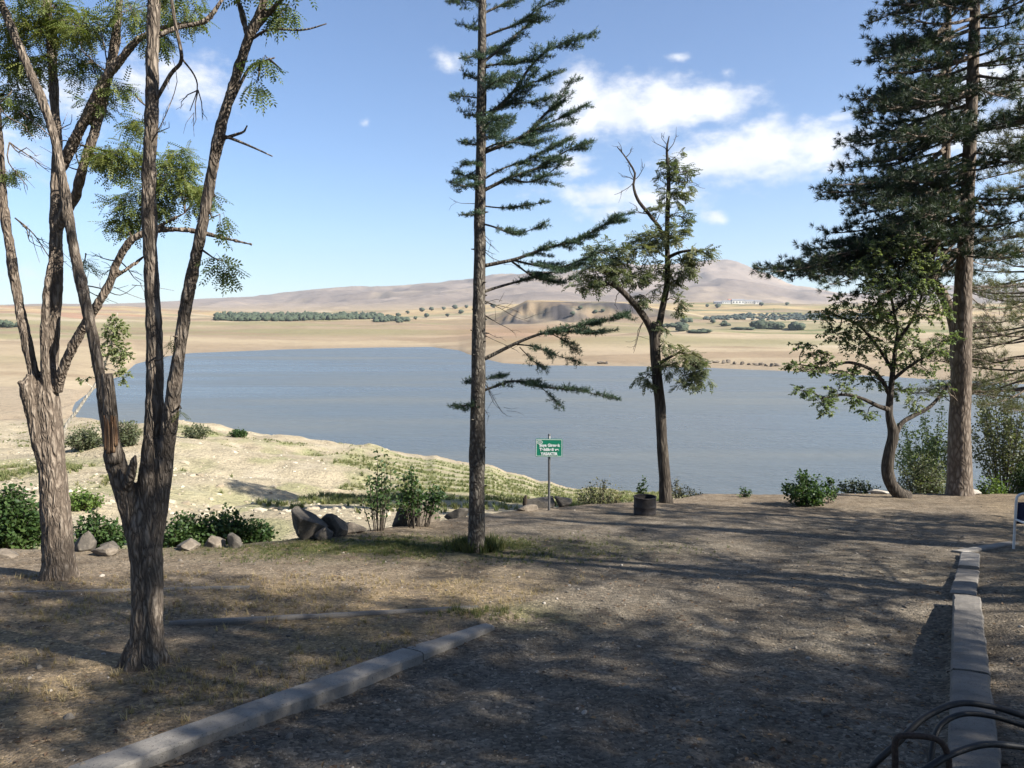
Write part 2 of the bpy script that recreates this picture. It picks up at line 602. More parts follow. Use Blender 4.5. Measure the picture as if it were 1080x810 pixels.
def far_land(px, D, X):
    """height of the land beyond the lake"""
    Df = (WATER - EYE) / np.interp(px, UPF, TF)
    d = np.maximum(D - Df, 0)
    beach = WATER + .035 * np.minimum(d, 140) + .0
    # plain: image-measured levels at distances
    y8 = np.interp(px, [-900, 0, 130, 300, 480, 600, 700, 850, 1100, 2000], [341, 341, 343, 347, 349, 347, 346, 348, 350, 350])
    y14 = np.interp(px, [-900, 0, 130, 300, 480, 600, 700, 850, 1100, 2000], [326, 327, 329, 336, 334, 331, 331, 331, 331, 331])
    y22 = np.interp(px, [-900, 0, 130, 300, 480, 600, 700, 850, 1100, 2000], [322, 323, 325, 330, 325, 319, 320, 320.5, 321, 322])
    z8, z14, z22 = [EYE + (HOR - yy) / F * DD for yy, DD in ((y8, 760.), (y14, 1300.), (y22, 2100.))]
    Ds = np.maximum(Df, 1)
    b_end = np.minimum(Ds + 140, 740)
    z = np.where(D < b_end, WATER + (z8 - WATER) * np.clip(d / np.maximum(760 - Ds, 1), 0, 1) ** .85, 0)
    zz = WATER + (z8 - WATER) * np.clip(d / np.maximum(760 - Ds, 1), 0, 1) ** .85
    t1 = np.clip((D - 760) / 540, 0, 1); t2 = np.clip((D - 1300) / 800, 0, 1)
    z = np.where(D < 760, zz, np.where(D < 1300, z8 + (z14 - z8) * t1, z14 + (z22 - z14) * t2))
    return z


def land(u, Y):
    """terrain height beyond the terrace. u = X / Y"""
    px = CX + F * u / 1.0 * (1 / (cp)) * (cp)          # columns are nearly vertical in the photo
    X = u * Y
    D = Y
    e = edge_Y(X)
    ze = -SLOPE * e - .35
    Dn = (WATER - EYE) / np.interp(px, UPX, TN)
    Df = (WATER - EYE) / np.interp(px, UPF, TF)
    yc = np.interp(px, CU, CYY)
    tc = np.interp(yc, np.arange(400, 520), [tan_of(y) for y in range(400, 520)])
    Dc = np.minimum(92., Dn - 12)
    zc = EYE + tc * Dc
    hascrest = 1 - sstep(385, 430, px)
    wq = np.stack([px / 26., np.zeros_like(px), np.zeros_like(px)], 1)
    Df = Df * (1 + .012 * fbm(wq, 3, 81)); Dn = Dn * (1 + .02 * fbm(wq * 1.7, 3, 82))
    lin = ze + (WATER - ze) * np.clip((D - e) / (Dn - e), 0, 1.6)
    t = np.clip((D - e) / np.maximum(Dc - e, 1), 0, 1)
    up = ze + (zc - ze) * t ** .95
    t2 = np.clip((D - Dc) / np.maximum(Dn - Dc, 1), 0, 1.5)
    dn = zc + (WATER - zc) * t2
    cr = np.where(D < Dc, up, dn)
    near = cr * hascrest + lin * (1 - hascrest)
    mid = (Dn + Df) / 2
    # beyond the near shore: lake bed, or low flat beach where there is no lake
    nolake = 1 - sstep(58, 84, px)
    bed = WATER - .05 * np.minimum(np.maximum(D - Dn, 0), np.maximum(Df - D, 0)) - .02
    bed = np.maximum(bed, WATER - 3)
    beach = WATER + .35 + .6 * np.sin(np.clip((D - Dn) / np.maximum(Df - Dn, 1), 0, 1) * np.pi)
    between = bed * (1 - nolake) + beach * nolake
    far = far_land(px, D, X)
    z = np.where(D < Dn, near, np.where(D < Df, between, far))
    # noise
    q = xyz(X, Y)
    nb = fbm(q / 9., 4, 21) * .55 + fbm(q / 2.6, 3, 22) * .22
    gul = (1 - np.abs(fbm(q / 14., 3, 23))) ** 3 * -.7
    amp = sstep(0, 14, D - e) * (1 - sstep(-26, -3, D - Dn) * (1 - .55 * hascrest))
    z = z + np.where(D < Dn, (nb + gul + .3) * amp * (.35 + .9 * hascrest), 0)
    cn = hascrest * np.exp(-((D - Dc) / 14) ** 2) * sstep(60, 130, px)
    z = z + cn * (fbm(q / 3.5, 3, 31) * .9 + .2)
    fn = fbm(q / 170., 4, 24) * 8 + fbm(q / 55., 3, 25) * 2.2
    z = z + np.where(D > Df, fn * sstep(60, 400, D - Df), 0)
    # knoll behind the cedar, eroded
    kp = np.interp(px, [505, 528, 556, 572, 600, 650, 700, 745], [0, .38, 1, .96, .82, .62, .3, 0])
    Dg = D + 34 * fbm(q / 26., 3, 26) - 40 * np.abs(fbm(q * np.array([1 / 17., 1 / 90., 1]), 3, 27))
    z = z + 29 * kp * sstep(930, 1045, Dg) * (1 - sstep(1120, 1500, D))
    # hills
    ys = np.interp(px, SKY_U, SKY_Y)
    Hd = 5200.
    top = EYE + (HOR - ys - np.clip((322 - ys) * .3, 0, 8)) / F * Hd
    base = far_land(px, np.full_like(D, 2100.), X)
    t = sstep(2300, Hd, D) ** 1.25
    rise = base + (top - base) * t
    hn = fbm(q / 900., 5, 28, .5) * 80 + np.abs(fbm(q / 420., 4, 29)) * -90 + 34
    hz = rise + hn * sstep(2300, 3600, D) * (1 - sstep(4700, Hd, D) * .82) * np.clip((top - base) / 200, .15, 1)
    hz = np.where(D > Hd, hz - (D - Hd) * .05, hz)
    z = np.where(D > 2100, hz, z)
    return z


def ground_z(X, Y):
    """height of whatever is on top at a point"""
    X = np.atleast_1d(np.asarray(X, float)); Y = np.atleast_1d(np.asarray(Y, float))
    zt = terrace_z(X, Y)
    zl = land(X / Y, Y)
    e = edge_Y(X)
    return np.where(Y < e + 1.2, zt, np.where(Y < e + 3, np.maximum(zt, zl), zl))


def grid_mesh(name, Xg, Yg, Zg, mat, col=None, keep=None, smooth=True, albedo=.69):
    nr, nc = Xg.shape
    v = np.stack([Xg, Yg, Zg], -1).reshape(-1, 3)
    i = np.arange(nr - 1)[:, None] * nc + np.arange(nc - 1)[None]
    f = np.stack([i, i + 1, i + nc + 1, i + nc], -1)
    if keep is not None:
        k = keep[:-1, :-1] & keep[1:, :-1] & keep[:-1, 1:] & keep[1:, 1:]
        f = f[k]
    f = f.reshape(-1, 4)
    mb = MB(); mb.add(v, None, f)
    o = mb.build(name, mat, None, smooth)
    if col is not None:
        a = o.data.attributes.new('Col', 'FLOAT_COLOR', 'POINT')
        c = np.concatenate([col.reshape(-1, 3) * albedo, np.ones((len(v), 1))], 1)
        a.data.foreach_set('color', c.astype(np.float32).ravel())
    return o


# ------------------------------------------------------------------ ground (terrace)
def mat_ground():
    m, nt, b = mat_new('trodden_dirt')
    v = coords(nt, world=True)
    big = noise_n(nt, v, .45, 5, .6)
    mid_ = noise_n(nt, v, 3.2, 6, .65)
    fine = noise_n(nt, v, 42., 4, .7)
    vo = N(nt, 'ShaderNodeTexVoronoi', Scale=38.); nt.links.new(v, vo.inputs['Vector'])
    vo2 = N(nt, 'ShaderNodeTexVoronoi', Scale=85.); nt.links.new(v, vo2.inputs['Vector'])
    at = nt.nodes.new('ShaderNodeAttribute'); at.attribute_name = 'Col'
    sep = nt.nodes.new('ShaderNodeSeparateColor'); nt.links.new(at.outputs['Color'], sep.inputs[0])
    road, grass, dry = sep.outputs[0], sep.outputs[1], sep.outputs[2]
    dirt = ramp(nt, mid_, [(.28, (.155, .118, .08)), (.5, (.24, .196, .146)), (.74, (.34, .285, .22))])
    grav = ramp(nt, mid_, [(.28, (.112, .096, .076)), (.5, (.172, .153, .128)), (.74, (.25, .226, .193))])
    c = mixc(nt, road, dirt, grav)
    drc = ramp(nt, fine, [(.3, (.18, .125, .065)), (.55, (.34, .25, .13)), (.75, (.44, .34, .2))])
    dm = math_n(nt, 'MULTIPLY', dry, math_n(nt, 'GREATER_THAN', math_n(nt, 'ADD', mid_, math_n(nt, 'MULTIPLY', fine, .5)), .72), True)
    c = mixc(nt, dm, c, drc)
    grc = ramp(nt, fine, [(.3, (.06, .075, .025)), (.6, (.13, .13, .05)), (.8, (.2, .17, .08))])
    gm = math_n(nt, 'MULTIPLY', grass, math_n(nt, 'GREATER_THAN', math_n(nt, 'ADD', mid_, math_n(nt, 'MULTIPLY', fine, .6)), .74), True)
    c = mixc(nt, gm, c, grc)
    # individual stones by cell colour
    sepv = nt.nodes.new('ShaderNodeSeparateColor'); nt.links.new(vo.outputs['Color'], sepv.inputs[0])
    st = ramp(nt, sepv.outputs[0], [(0, (.35, .35, .35)), (.5, (.9, .88, .85)), (.85, (1.15, 1.12, 1.08)), (1, (1.9, 1.85, 1.75))])
    c = mixc(nt, .75, c, st, 'MULTIPLY')
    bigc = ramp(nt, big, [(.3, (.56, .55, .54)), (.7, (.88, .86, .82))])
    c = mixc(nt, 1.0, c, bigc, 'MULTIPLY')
    nt.links.new(c, b.inputs['Base Color'])
    b.inputs['Roughness'].default_value = .96
    b.inputs['Specular IOR Level'].default_value = .12
    h = math_n(nt, 'ADD', math_n(nt, 'MULTIPLY', vo.outputs['Distance'], -.6), math_n(nt, 'ADD', math_n(nt, 'MULTIPLY', fine, .6), math_n(nt, 'MULTIPLY', vo2.outputs['Distance'], -.3)))
    bump(nt, b, h, .8, .022)
    return m


def build_ground():
    xs = np.concatenate([np.arange(-91, -40, 3), np.arange(-40, -12, .6), np.arange(-12, 16, .085), np.arange(16, 44, .6), np.arange(44, 92, 3)])
    ys = np.concatenate([np.arange(-80, -14, 3), np.arange(-14, 2.6, .5), np.arange(2.6, 24.5, .085)])
    Xg, Yg = np.meshgrid(xs, ys)
    Z = terrace_z(Xg.ravel(), Yg.ravel()).reshape(Xg.shape)
    e = edge_Y(Xg.ravel()).reshape(Xg.shape)
    keep = Yg < e + 3.4
    X, Y = Xg.ravel(), Yg.ravel()
    col = np.zeros((X.size, 3))
    col[:, 0] = np.maximum(road_mask(X, Y), .75 * sstep(-.6, .8, X + .12 * (Y - 8) + .5 * fbm(xyz(X, Y, .5), 3, 40)) * (1 - sstep(13, 18, Y)))
    cd = G(500, 578)
    g1 = np.exp(-((X - cd[0] + .6) / 2.6) ** 2 - ((Y - cd[1] - .1) / .9) ** 2) * 1.1
    g2 = np.exp(-((X + 3.2) / 2.5) ** 2 - ((Y - 11.6) / .6) ** 2) * .6
    g3 = np.exp(-((X - .15) / .5) ** 2 - ((Y - 7.6) / .4) ** 2) * .6
    col[:, 1] = np.clip(g1 + g2 + g3 + .12 * fbm(xyz(X, Y, .4), 3, 41), 0, 1)
    left = 1 - sstep(-.25, .05, side(KL0, KL1, X, Y))
    col[:, 2] = np.clip(left * (1 - sstep(8.6, 10.2, Y)) * (.3 + .9 * fbm(xyz(X, Y, .7), 3, 42)) + .25 * sstep(.2, .8, side(KR0, KR1, X, Y)), 0, 1)
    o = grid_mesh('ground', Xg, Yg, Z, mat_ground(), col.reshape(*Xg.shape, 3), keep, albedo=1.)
    tag(o, kind='structure')


# ------------------------------------------------------------------ land sheets
def mat_land(name, sc, bdist, bstr, speck=.35, pebble=True):
    m, nt, b = mat_new(name)
    v = coords(nt, world=True)
    at = nt.nodes.new('ShaderNodeAttribute'); at.attribute_name = 'Col'
    n1 = noise_n(nt, v, sc, 8, .65)
    n2 = noise_n(nt, v, sc * 7, 5, .65)
    f = math_n(nt, 'ADD', math_n(nt, 'MULTIPLY', n1, .5), math_n(nt, 'MULTIPLY', n2, .5))
    s = ramp(nt, f, [(.3, (1 - speck * 1.3,) * 3), (.5, (1, 1, 1)), (.7, (1 + speck * .7,) * 3)])
    c = mixc(nt, 1.0, at.outputs['Color'], s, 'MULTIPLY')
    nt.links.new(c, b.inputs['Base Color'])
    b.inputs['Roughness'].default_value = .97
    b.inputs['Specular IOR Level'].default_value = .1
    bump(nt, b, f, bstr, bdist)
    return m


def lerp3(a, b, t):
    return a + (np.asarray(b) - a) * t[:, None]


def build_land():
    us = np.concatenate([np.linspace(-1.9, -.78, 46)[:-1], np.linspace(-.78, .78, 560), np.linspace(.78, 1.9, 46)[1:]])

    def sheet(ys):
        U, Yg = np.meshgrid(us, ys)
        Z = land(U.ravel(), Yg.ravel()).reshape(U.shape)
        return U, U * Yg, Yg, Z

    # --- near bank: own row spacing from below the terrace lip to mid lake
    t = np.linspace(0, 1, 330)
    n_c = len(us)
    rows = np.linspace(0, 1, 330)
    Ue = us[None].repeat(330, 0)
    # start just inside the terrace edge for each column
    y0 = np.full(n_c, 12.0)
    for _ in range(30):
        y0 = .5 * y0 + .5 * (edge_Y(us * y0))
    y0 = y0 + .6
    y1 = np.full(n_c, 205.0)
    Yg = y0[None] * (y1 / y0)[None] ** rows[:, None]
    Xg = Ue * Yg
    Z = land(Ue.ravel(), Yg.ravel()).reshape(Xg.shape)
    X, Y, Zf = Xg.ravel(), Yg.ravel(), Z.ravel()
    px = CX + F * (X / Y)
    col = np.tile(np.array([.43, .365, .25]), (X.size, 1))
    q = xyz(X, Y)
    n = fbm(q / 6., 4, 50); n2 = fbm(q / 1.3, 3, 51); n3 = fbm(q / 25., 3, 52)
    col = lerp3(col, (.38, .31, .21), sstep(.0, .5, n) * .5)
    col = lerp3(col, (.52, .45, .335), sstep(.1, .5, n2) * .5)
    # thin green growth: terraced stripes along the contour on the right-hand slope
    Dn = (WATER - EYE) / np.interp(px, UPX, TN)
    tt = (Y - edge_Y(X)) / (Dn - edge_Y(X))
    stripe = .5 + .5 * np.sin((tt * 15 + .35 * X / 10 + n3 * 2.) * 2 * np.pi)
    right = sstep(350, 450, px)
    gmask = right * sstep(.06, .15, tt) * (1 - sstep(.72, .84, tt)) * (.25 + .75 * sstep(.25, .7, stripe)) * sstep(-.45, .1, n + .4)
    patch = (1 - right) * sstep(.05, .35, fbm(q / np.array([5., 9., 1]), 3, 53) + .22) * sstep(-.35, .1, n2) * (1 - sstep(.6, .8, tt)) * sstep(100, 230, px) * .85 + (1 - right) * sstep(150, 260, px) * (1 - sstep(.40, .65, tt)) * sstep(.02, .4, fbm(q / np.array([1.8, 3.2, 1]), 3, 57)) * .6
    patch = patch + (1 - sstep(120, 260, px)) * sstep(.15, .4, fbm(q / 6., 3, 54)) * (1 - sstep(.3, .5, tt)) * .6
    col = lerp3(col, (.25, .27, .105), np.clip(gmask * .85 + patch * .8, 0, 1))
    # wet rim
    wet = (1 - sstep(0, .9, Zf - WATER))
    col = lerp3(col, (.40, .31, .2), wet * .8)
    beach = (1 - sstep(95, 140, px)) * sstep(105, 150, Y)
    col = lerp3(col, (.34, .27, .19), beach * .75)
    o = grid_mesh('lake_bank', Xg, Yg, Z, mat_land('dry_lake_bank', .7, .4, .9, .45), col.reshape(*Xg.shape, 3), albedo=.78)
    tag(o, kind='structure')

    # --- far shore
    ys = np.concatenate([np.linspace(205, 720, 210), np.linspace(720, 2100, 190)[1:]])
    U, Xg, Yg, Z = sheet(ys)
    X, Y, Zf = Xg.ravel(), Yg.ravel(), Z.ravel()
    px = CX + F * (X / Y)
    py = HOR + F * (EYE - Zf) / Y
    q = xyz(X, Y)
    n = fbm(q / 120., 4, 60); n2 = fbm(q / 30., 3, 61)
    strat = fbm(q * np.array([1 / 230., 1 / 95., 1]), 4, 62)
    Df = (WATER - EYE) / np.interp(px, UPF, TF)
    h = Zf - WATER
    d = Y - Df
    col = np.tile(np.array([.45, .36, .235]), (X.size, 1))
    col = lerp3(col, (.34, .26, .17), sstep(0, .4, strat) * .9)
    col = lerp3(col, (.54, .46, .33), sstep(.05, .5, -strat) * .8)
    # olive, green tinted flats
    og = sstep(.0, .35, fbm(q * np.array([1 / 260., 1 / 60., 1]), 3, 63) + .12) * sstep(90, 200, d)
    col = lerp3(col, (.27, .245, .125), og * .75)
    # red brown soil right of centre
    red = np.exp(-((px - 545) / 75) ** 2 - ((py - 352) / 9) ** 2)
    col = lerp3(col, (.33, .19, .12), np.clip(red * 1.3, 0, 1) * .6)
    # stubble fields
    fld = sstep(1050, 1250, Y) * sstep(-.1, .15, fbm(q * np.array([1 / 400., 1 / 120., 1]), 2, 64) + .15)
    col = lerp3(col, (.50, .37, .19), fld * .8)
    gre = sstep(1450, 1600, Y) * sstep(700, 800, px) * sstep(.05, .2, fbm(q * np.array([1 / 500., 1 / 90., 1]), 2, 65))
    col = lerp3(col, (.16, .2, .07), gre * .8)
    # wet rim and brown band
    col = lerp3(col, (.33, .26, .18), (1 - sstep(0.3, 1.5, h + .5 * n2)) * .85)
    band = np.exp(-((h - 1.9) / .5) ** 2) * sstep(480, 700, px) * .4
    col = lerp3(col, (.34, .26, .18), band)
    # knoll: dark front face, yellow field behind
    kp = np.interp(px, [505, 528, 556, 600, 650, 700, 745], [0, .6, 1, 1, .9, .6, 0])
    kn = kp * sstep(925, 960, Y) * (1 - sstep(1035, 1062, Y + 14 * n2))
    col = lerp3(col, (.075, .067, .066), np.clip(kn * 1.3, 0, 1) * (.6 + .4 * sstep(-.3, .2, n2)))
    col = lerp3(col, (.50, .36, .18), kp * sstep(1062, 1080, Y) * (1 - sstep(1300, 1400, Y)) * .9)
    lred = (1 - sstep(170, 260, px)) * sstep(.0, .25, fbm(q * np.array([1 / 200., 1 / 40., 1]), 3, 67)) * sstep(800, 1000, Y)
    col = lerp3(col, (.40, .235, .15), lred * .8)
    gs = sstep(690, 740, px) * sstep(.1, .2, fbm(q * np.array([1 / 420., 1 / 55., 1]), 2, 68)) * sstep(500, 700, Y)
    col = lerp3(col, (.15, .17, .065), gs * .75)
    lt = sstep(.1, .25, fbm(q * np.array([1 / 130., 1 / 60., 1]), 4, 69))
    col = lerp3(col, (.30, .22, .14), lt * .7)
    o = grid_mesh('far_shore', Xg, Yg, Z, mat_land('far_shore_land', .04, 2., .3, .2), col.reshape(*Xg.shape, 3))
    tag(o, kind='structure')

    # --- hills
    ys = np.linspace(2100, 6800, 190)
    U, Xg, Yg, Z = sheet(ys)
    X, Y, Zf = Xg.ravel(), Yg.ravel(), Z.ravel()
    q = xyz(X, Y)
    col = np.tile(np.array([.31, .25, .2]), (X.size, 1))
    n = fbm(q * np.array([1 / 900., 1 / 500., 1]), 5, 70); n2 = fbm(q / 220., 4, 71)
    col = lerp3(col, (.2, .16, .13), sstep(.05, .35, n) * .8)
    col = lerp3(col, (.42, .33, .23), sstep(.05, .5, n2) * .6)
    low = 1 - sstep(20, 80, Zf)
    col = lerp3(col, (.44, .34, .2), low * .7)
    o = grid_mesh('hills', Xg, Yg, Z, mat_land('bare_hills', .006, 12., .5, .25), col.reshape(*Xg.shape, 3))
    tag(o, kind='structure')


def build_water():
    m, nt, b = mat_new('lake_water')
    v = coords(nt, (1, 1, 1), world=True)
    mp = nt.nodes.new('ShaderNodeMapping'); mp.inputs['Scale'].default_value = (.55, 1.3, 1); mp.inputs['Rotation'].default_value = (0, 0, R(24))
    nt.links.new(v, mp.inputs[0])
    n1 = noise_n(nt, mp.outputs[0], .9, 5, .6)
    n2 = noise_n(nt, mp.outputs[0], .18, 4, .6)
    mp2 = nt.nodes.new('ShaderNodeMapping'); mp2.inputs['Scale'].default_value = (.006, .035, 1); nt.links.new(v, mp2.inputs[0])
    n3 = noise_n(nt, mp2.outputs[0], 1., 4, .55)
    c = ramp(nt, n3, [(.3, (.065, .08, .086)), (.5, (.092, .104, .104)), (.7, (.135, .143, .134))])
    nt.links.new(c, b.inputs['Base Color'])
    rr = ramp(nt, n3, [(.35, (.2,) * 3), (.65, (.45,) * 3)])
    nt.links.new(rr, b.inputs['Roughness'])
    b.inputs['IOR'].default_value = 1.33
    h = math_n(nt, 'ADD', math_n(nt, 'MULTIPLY', n1, .5), math_n(nt, 'MULTIPLY', n2, 1.2))
    bump(nt, b, h, 1., .4)
    mb = MB()
    xs = np.linspace(-700, 1100, 37); ys = np.linspace(60, 640, 25)
    Xg, Yg = np.meshgrid(xs, ys)
    o = grid_mesh('water', Xg, Yg, np.full_like(Xg, WATER), m)
    tag(o, kind='structure')


build_ground(); build_land(); build_water()
exec_sections = []

# ------------------------------------------------------------------ rocks
def rock_mesh(w, h, dpt, seed, flat=.5):
    bm = bmesh.new()
    bmesh.ops.create_icosphere(bm, subdivisions=4, radius=1.0)
    g = np.random.default_rng(seed)
    planes = [(np.array(n_) / np.linalg.norm(n_), g.uniform(.42, .78)) for n_ in g.normal(size=(15, 3))]
    v = np.array([q.co for q in bm.verts])
    for n_, dd in planes:
        s = v @ n_
        ex = np.maximum(s - dd, 0)
        v = v - ex[:, None] * n_
    v = v + v * (fbm(v * 1.6 + seed, 4, seed)[:, None] * .10) + v * (fbm(v * 6 + seed, 3, seed + 3)[:, None] * .045)
    v = v - (v.min(0) + v.max(0)) / 2
    v = v / np.abs(v).max(0)
    v = v * np.array([w / 2, dpt / 2, h * .62])
    f = np.array([[q.index for q in fc.verts] for fc in bm.faces])
    bm.free()
    v[:, 2] += h * .38
    return v, f


def rock(name, cx, by, wpx, hpx, Y=None, mat='rock', seed=1, label='', group=None, cat='rock', ang=0.):
    b = G(cx, by) if Y is None else P(cx, by, Y)
    b[2] = ground_z(b[0], b[1])[0] if Y is None else b[2]
    s = b[1] / F
    v, f = rock_mesh(wpx * s, hpx * s * 1.15, wpx * s * .8, seed)
    c, sn = math.cos(ang), math.sin(ang)
    mb = MB()
    mb.add(np.stack([v[:, 0] * c - v[:, 1] * sn, v[:, 0] * sn + v[:, 1] * c, v[:, 2]], 1) + b, f)
    o = rebase(mb.build(name, M[mat], None))
    tag(o, label, cat, group)
    return o


GR = 'boulders along the edge of the terrace'
rock('boulder', 327, 569, 38, 31, None, 'rock', 11, 'large dark upright boulder, leftmost of the pile between the locust trees and the conifer', GR)
rock('boulder', 353, 566, 29, 23, None, 'rock', 12, 'dark rounded boulder leaning against the right of the tallest boulder', GR)
rock('boulder', 341, 570, 20, 13, None, 'rock', 13, 'small dark boulder wedged at the foot of the two largest boulders', GR)
rock('boulder', 374, 563, 26, 10, None, 'rock_tan', 14, 'low flat boulder right of the dark boulder pile, under the sparse upright shrub', GR)
rock('boulder', 425, 553, 24, 19, None, 'rock', 15, 'dark boulder under the right side of the rounded leafy shrub', GR)
rock('boulder', 449, 549, 31, 22, None, 'rock_tan', 16, 'tan wedge shaped boulder just right of the rounded leafy shrub', GR)
rock('boulder', 482, 544, 28, 12, None, 'rock', 17, 'low brown boulder just left of the conifer trunk', GR)
rock('boulder', 570, 534, 33, 11, None, 'rock', 18, 'long dark boulder lying behind the green sign post', GR)
rock('boulder', 594, 533, 20, 11, None, 'rock', 19, 'grey boulder just right of the green sign post', GR)
rock('boulder', 556, 539, 24, 6, None, 'rock_tan', 20, 'thin flat tan slab at the left foot of the green sign post', GR)
rock('boulder', 88, 582, 26, 19, None, 'rock', 21, 'brown pointed boulder between the pale locust trunk and the dark forked trunk', GR)
rock('boulder', 116, 579, 22, 8, None, 'rock', 22, 'low grey boulder behind the left side of the dark forked trunk', GR)
rock('boulder', 112, 586, 32, 9, None, 'rock_tan', 23, 'wide flat boulder in front of the pointed brown boulder', GR)
rock('boulder', 198, 579, 27, 10, None, 'rock_tan', 24, 'low tan boulder in front of the long shrub row right of the forked trunk', GR)
rock('boulder', 226, 576, 24, 10, None, 'rock_tan', 25, 'tan mound of stone in the middle of the shrub row', GR)
rock('boulder', 248, 577, 17, 14, None, 'rock', 26, 'small brown boulder at the right end of the shrub row', GR)
rock('boulder', 8, 588, 24, 8, None, 'rock_tan', 27, 'low flat boulder in front of the dense bush at far left', GR)
rock('flat_stone', 1022, 521, 20, 6, None, 'rock_pale', 28, 'pale flat stone lying at the right foot of the big pine')
rock('flat_stone', 927, 520, 24, 4, None, 'rock_pale', 29, 'pale thin stone lying left of the crooked little tree')

# ------------------------------------------------------------------ wood fused by remesh (near trees)
def fuse(mb, voxel, rough_amp, seed, sc=16.):
    me = mb.mesh('raw')
    o = bpy.data.objects.new('raw', me)
    COL.objects.link(o)
    md = o.modifiers.new('r', 'REMESH'); md.mode = 'VOXEL'; md.voxel_size = voxel
    sm = o.modifiers.new('s', 'SMOOTH'); sm.iterations = 4; sm.factor = .5
    dg = bpy.context.evaluated_depsgraph_get()
    ev = o.evaluated_get(dg)
    m2 = bpy.data.meshes.new_from_object(ev)
    n = len(m2.vertices)
    v = np.empty(n * 3, np.float32); m2.vertices.foreach_get('co', v); v = v.reshape(-1, 3).astype(float)
    nn = np.empty(n * 3, np.float32); m2.vertex_normals.foreach_get('vector', nn); nn = nn.reshape(-1, 3)
    q = v * np.array([sc, sc, sc * .2])
    w = fbm(v * 5, 2, seed + 8)[:, None] * .5
    r1 = 1 - np.abs(fbm(q + w, 3, seed)) * 2.6
    r2 = fbm(v * np.array([45, 45, 9.]), 2, seed + 2)
    d = -np.clip(r1, -1, 1) * rough_amp + r2 * rough_amp * .35 + fbm(v * 4, 2, seed + 4) * rough_amp * 1.2
    v = v + nn * d[:, None]
    nf = len(m2.polygons)
    lt = np.empty(nf, np.int32); m2.polygons.foreach_get('loop_total', lt)
    lv = np.empty(len(m2.loops), np.int32); m2.loops.foreach_get('vertex_index', lv)
    out = MB()
    ls = np.concatenate([[0], np.cumsum(lt)[:-1]])
    f4 = lv[ls[lt == 4][:, None] + np.arange(4)[None]]
    f3 = lv[ls[lt == 3][:, None] + np.arange(3)[None]] if (lt == 3).any() else None
    out.add(v, f3, f4)
    bpy.data.objects.remove(o); bpy.data.meshes.remove(me); bpy.data.meshes.remove(m2)
    return out


def pl(Y, pts, dy=None):
    """pixel polyline at depth Y (dy: depth offset per point)"""
    dy = [0] * len(pts) if dy is None else dy
    return [P(x, y, Y + d) for (x, y), d in zip(pts, dy)]


def rp(Y, widths):
    return [w * Y / F / 2 for w in widths]


# ------------------------------------------------------------------ foliage generators
def wood_nearest(wood, c):
    if not hasattr(wood, 'pts'): wood.pts = np.concatenate(wood.v)[::5]
    q = wood.pts
    return q[np.argmin(((q - c) ** 2).sum(1))]


def foliage_cluster(wood, leaf, tpl, attach, c, rad, n_twigs, leaves=8, size=1., droop=.35, twig_r=.004, var=(0, 1)):
    """twigs in an ellipsoid, each carrying leaves; wood links back to the attachment"""
    c = np.asarray(c, float); rad = np.asarray(rad, float)
    if True:
        a = wood_nearest(wood, c)
        md = (a + c) / 2 + rng.normal(0, .05, 3)
        tube(wood, [a, md, c], [twig_r * 3, twig_r * 2, twig_r * 1.3], 5, .1, .03, seed=int(rng.integers(999)))
    pos, dr = [], []
    for k in range(n_twigs):
        d = rng.normal(size=3); d /= np.linalg.norm(d)
        q = c + d * rad * rng.uniform(.25, 1.0) ** .6
        s = c + d * rad * rng.uniform(0, .3)
        out = (q - c); L = np.linalg.norm(out) + 1e-6
        e = q + np.array([0, 0, -droop * .12])
        mid = (s + e) / 2 + np.array([0, 0, .04])
        tube(wood, [s, mid, e], [twig_r, twig_r * .7, twig_r * .4], 3, .15, 0, cap=False)
        tdir = e - s; tdir /= np.linalg.norm(tdir) + 1e-9
        for j in range(leaves):
            t = rng.uniform(.35, 1.02)
            b = s * (1 - t) ** 2 + 2 * mid * t * (1 - t) + e * t * t
            dd = rng.normal(0, .7, 3) + tdir * .6
            dd[2] = dd[2] * .5 - droop * rng.uniform(.3, 1.2)
            pos.append(b); dr.append(dd)
    pos, dr = np.array(pos), np.array(dr)
    cl = rng.uniform(*var)
    v = np.clip(cl * .5 + rng.random(len(pos)) * .5, 0, 1)
    scatter(leaf, tpl[0], tpl[1], pos, dr, size * rng.uniform(.75, 1.25, len(pos)), .35, v)


def dead_twigs(wood, base, tips, r=.006, jit=.06, sub=3):
    for t in tips:
        b = np.asarray(base, float); t = np.asarray(t, float)
        L = np.linalg.norm(t - b)
        m1 = b + (t - b) * .4 + rng.normal(0, jit * L, 3); m2 = b + (t - b) * .75 + rng.normal(0, jit * L, 3)
        tube(wood, [b, m1, m2, t], [r, r * .8, r * .55, r * .3], 5, .08, .02, seed=int(rng.integers(999)))
        for k in range(sub):
            s = m1 + (t - m1) * rng.uniform(0, .9)
            d = (t - b) * rng.uniform(.15, .35) + rng.normal(0, .16 * L, 3)
            tube(wood, [s, s + d * .5 + rng.normal(0, .03 * L, 3), s + d], [r * .45, r * .35, r * .2], 4, .08, 0)


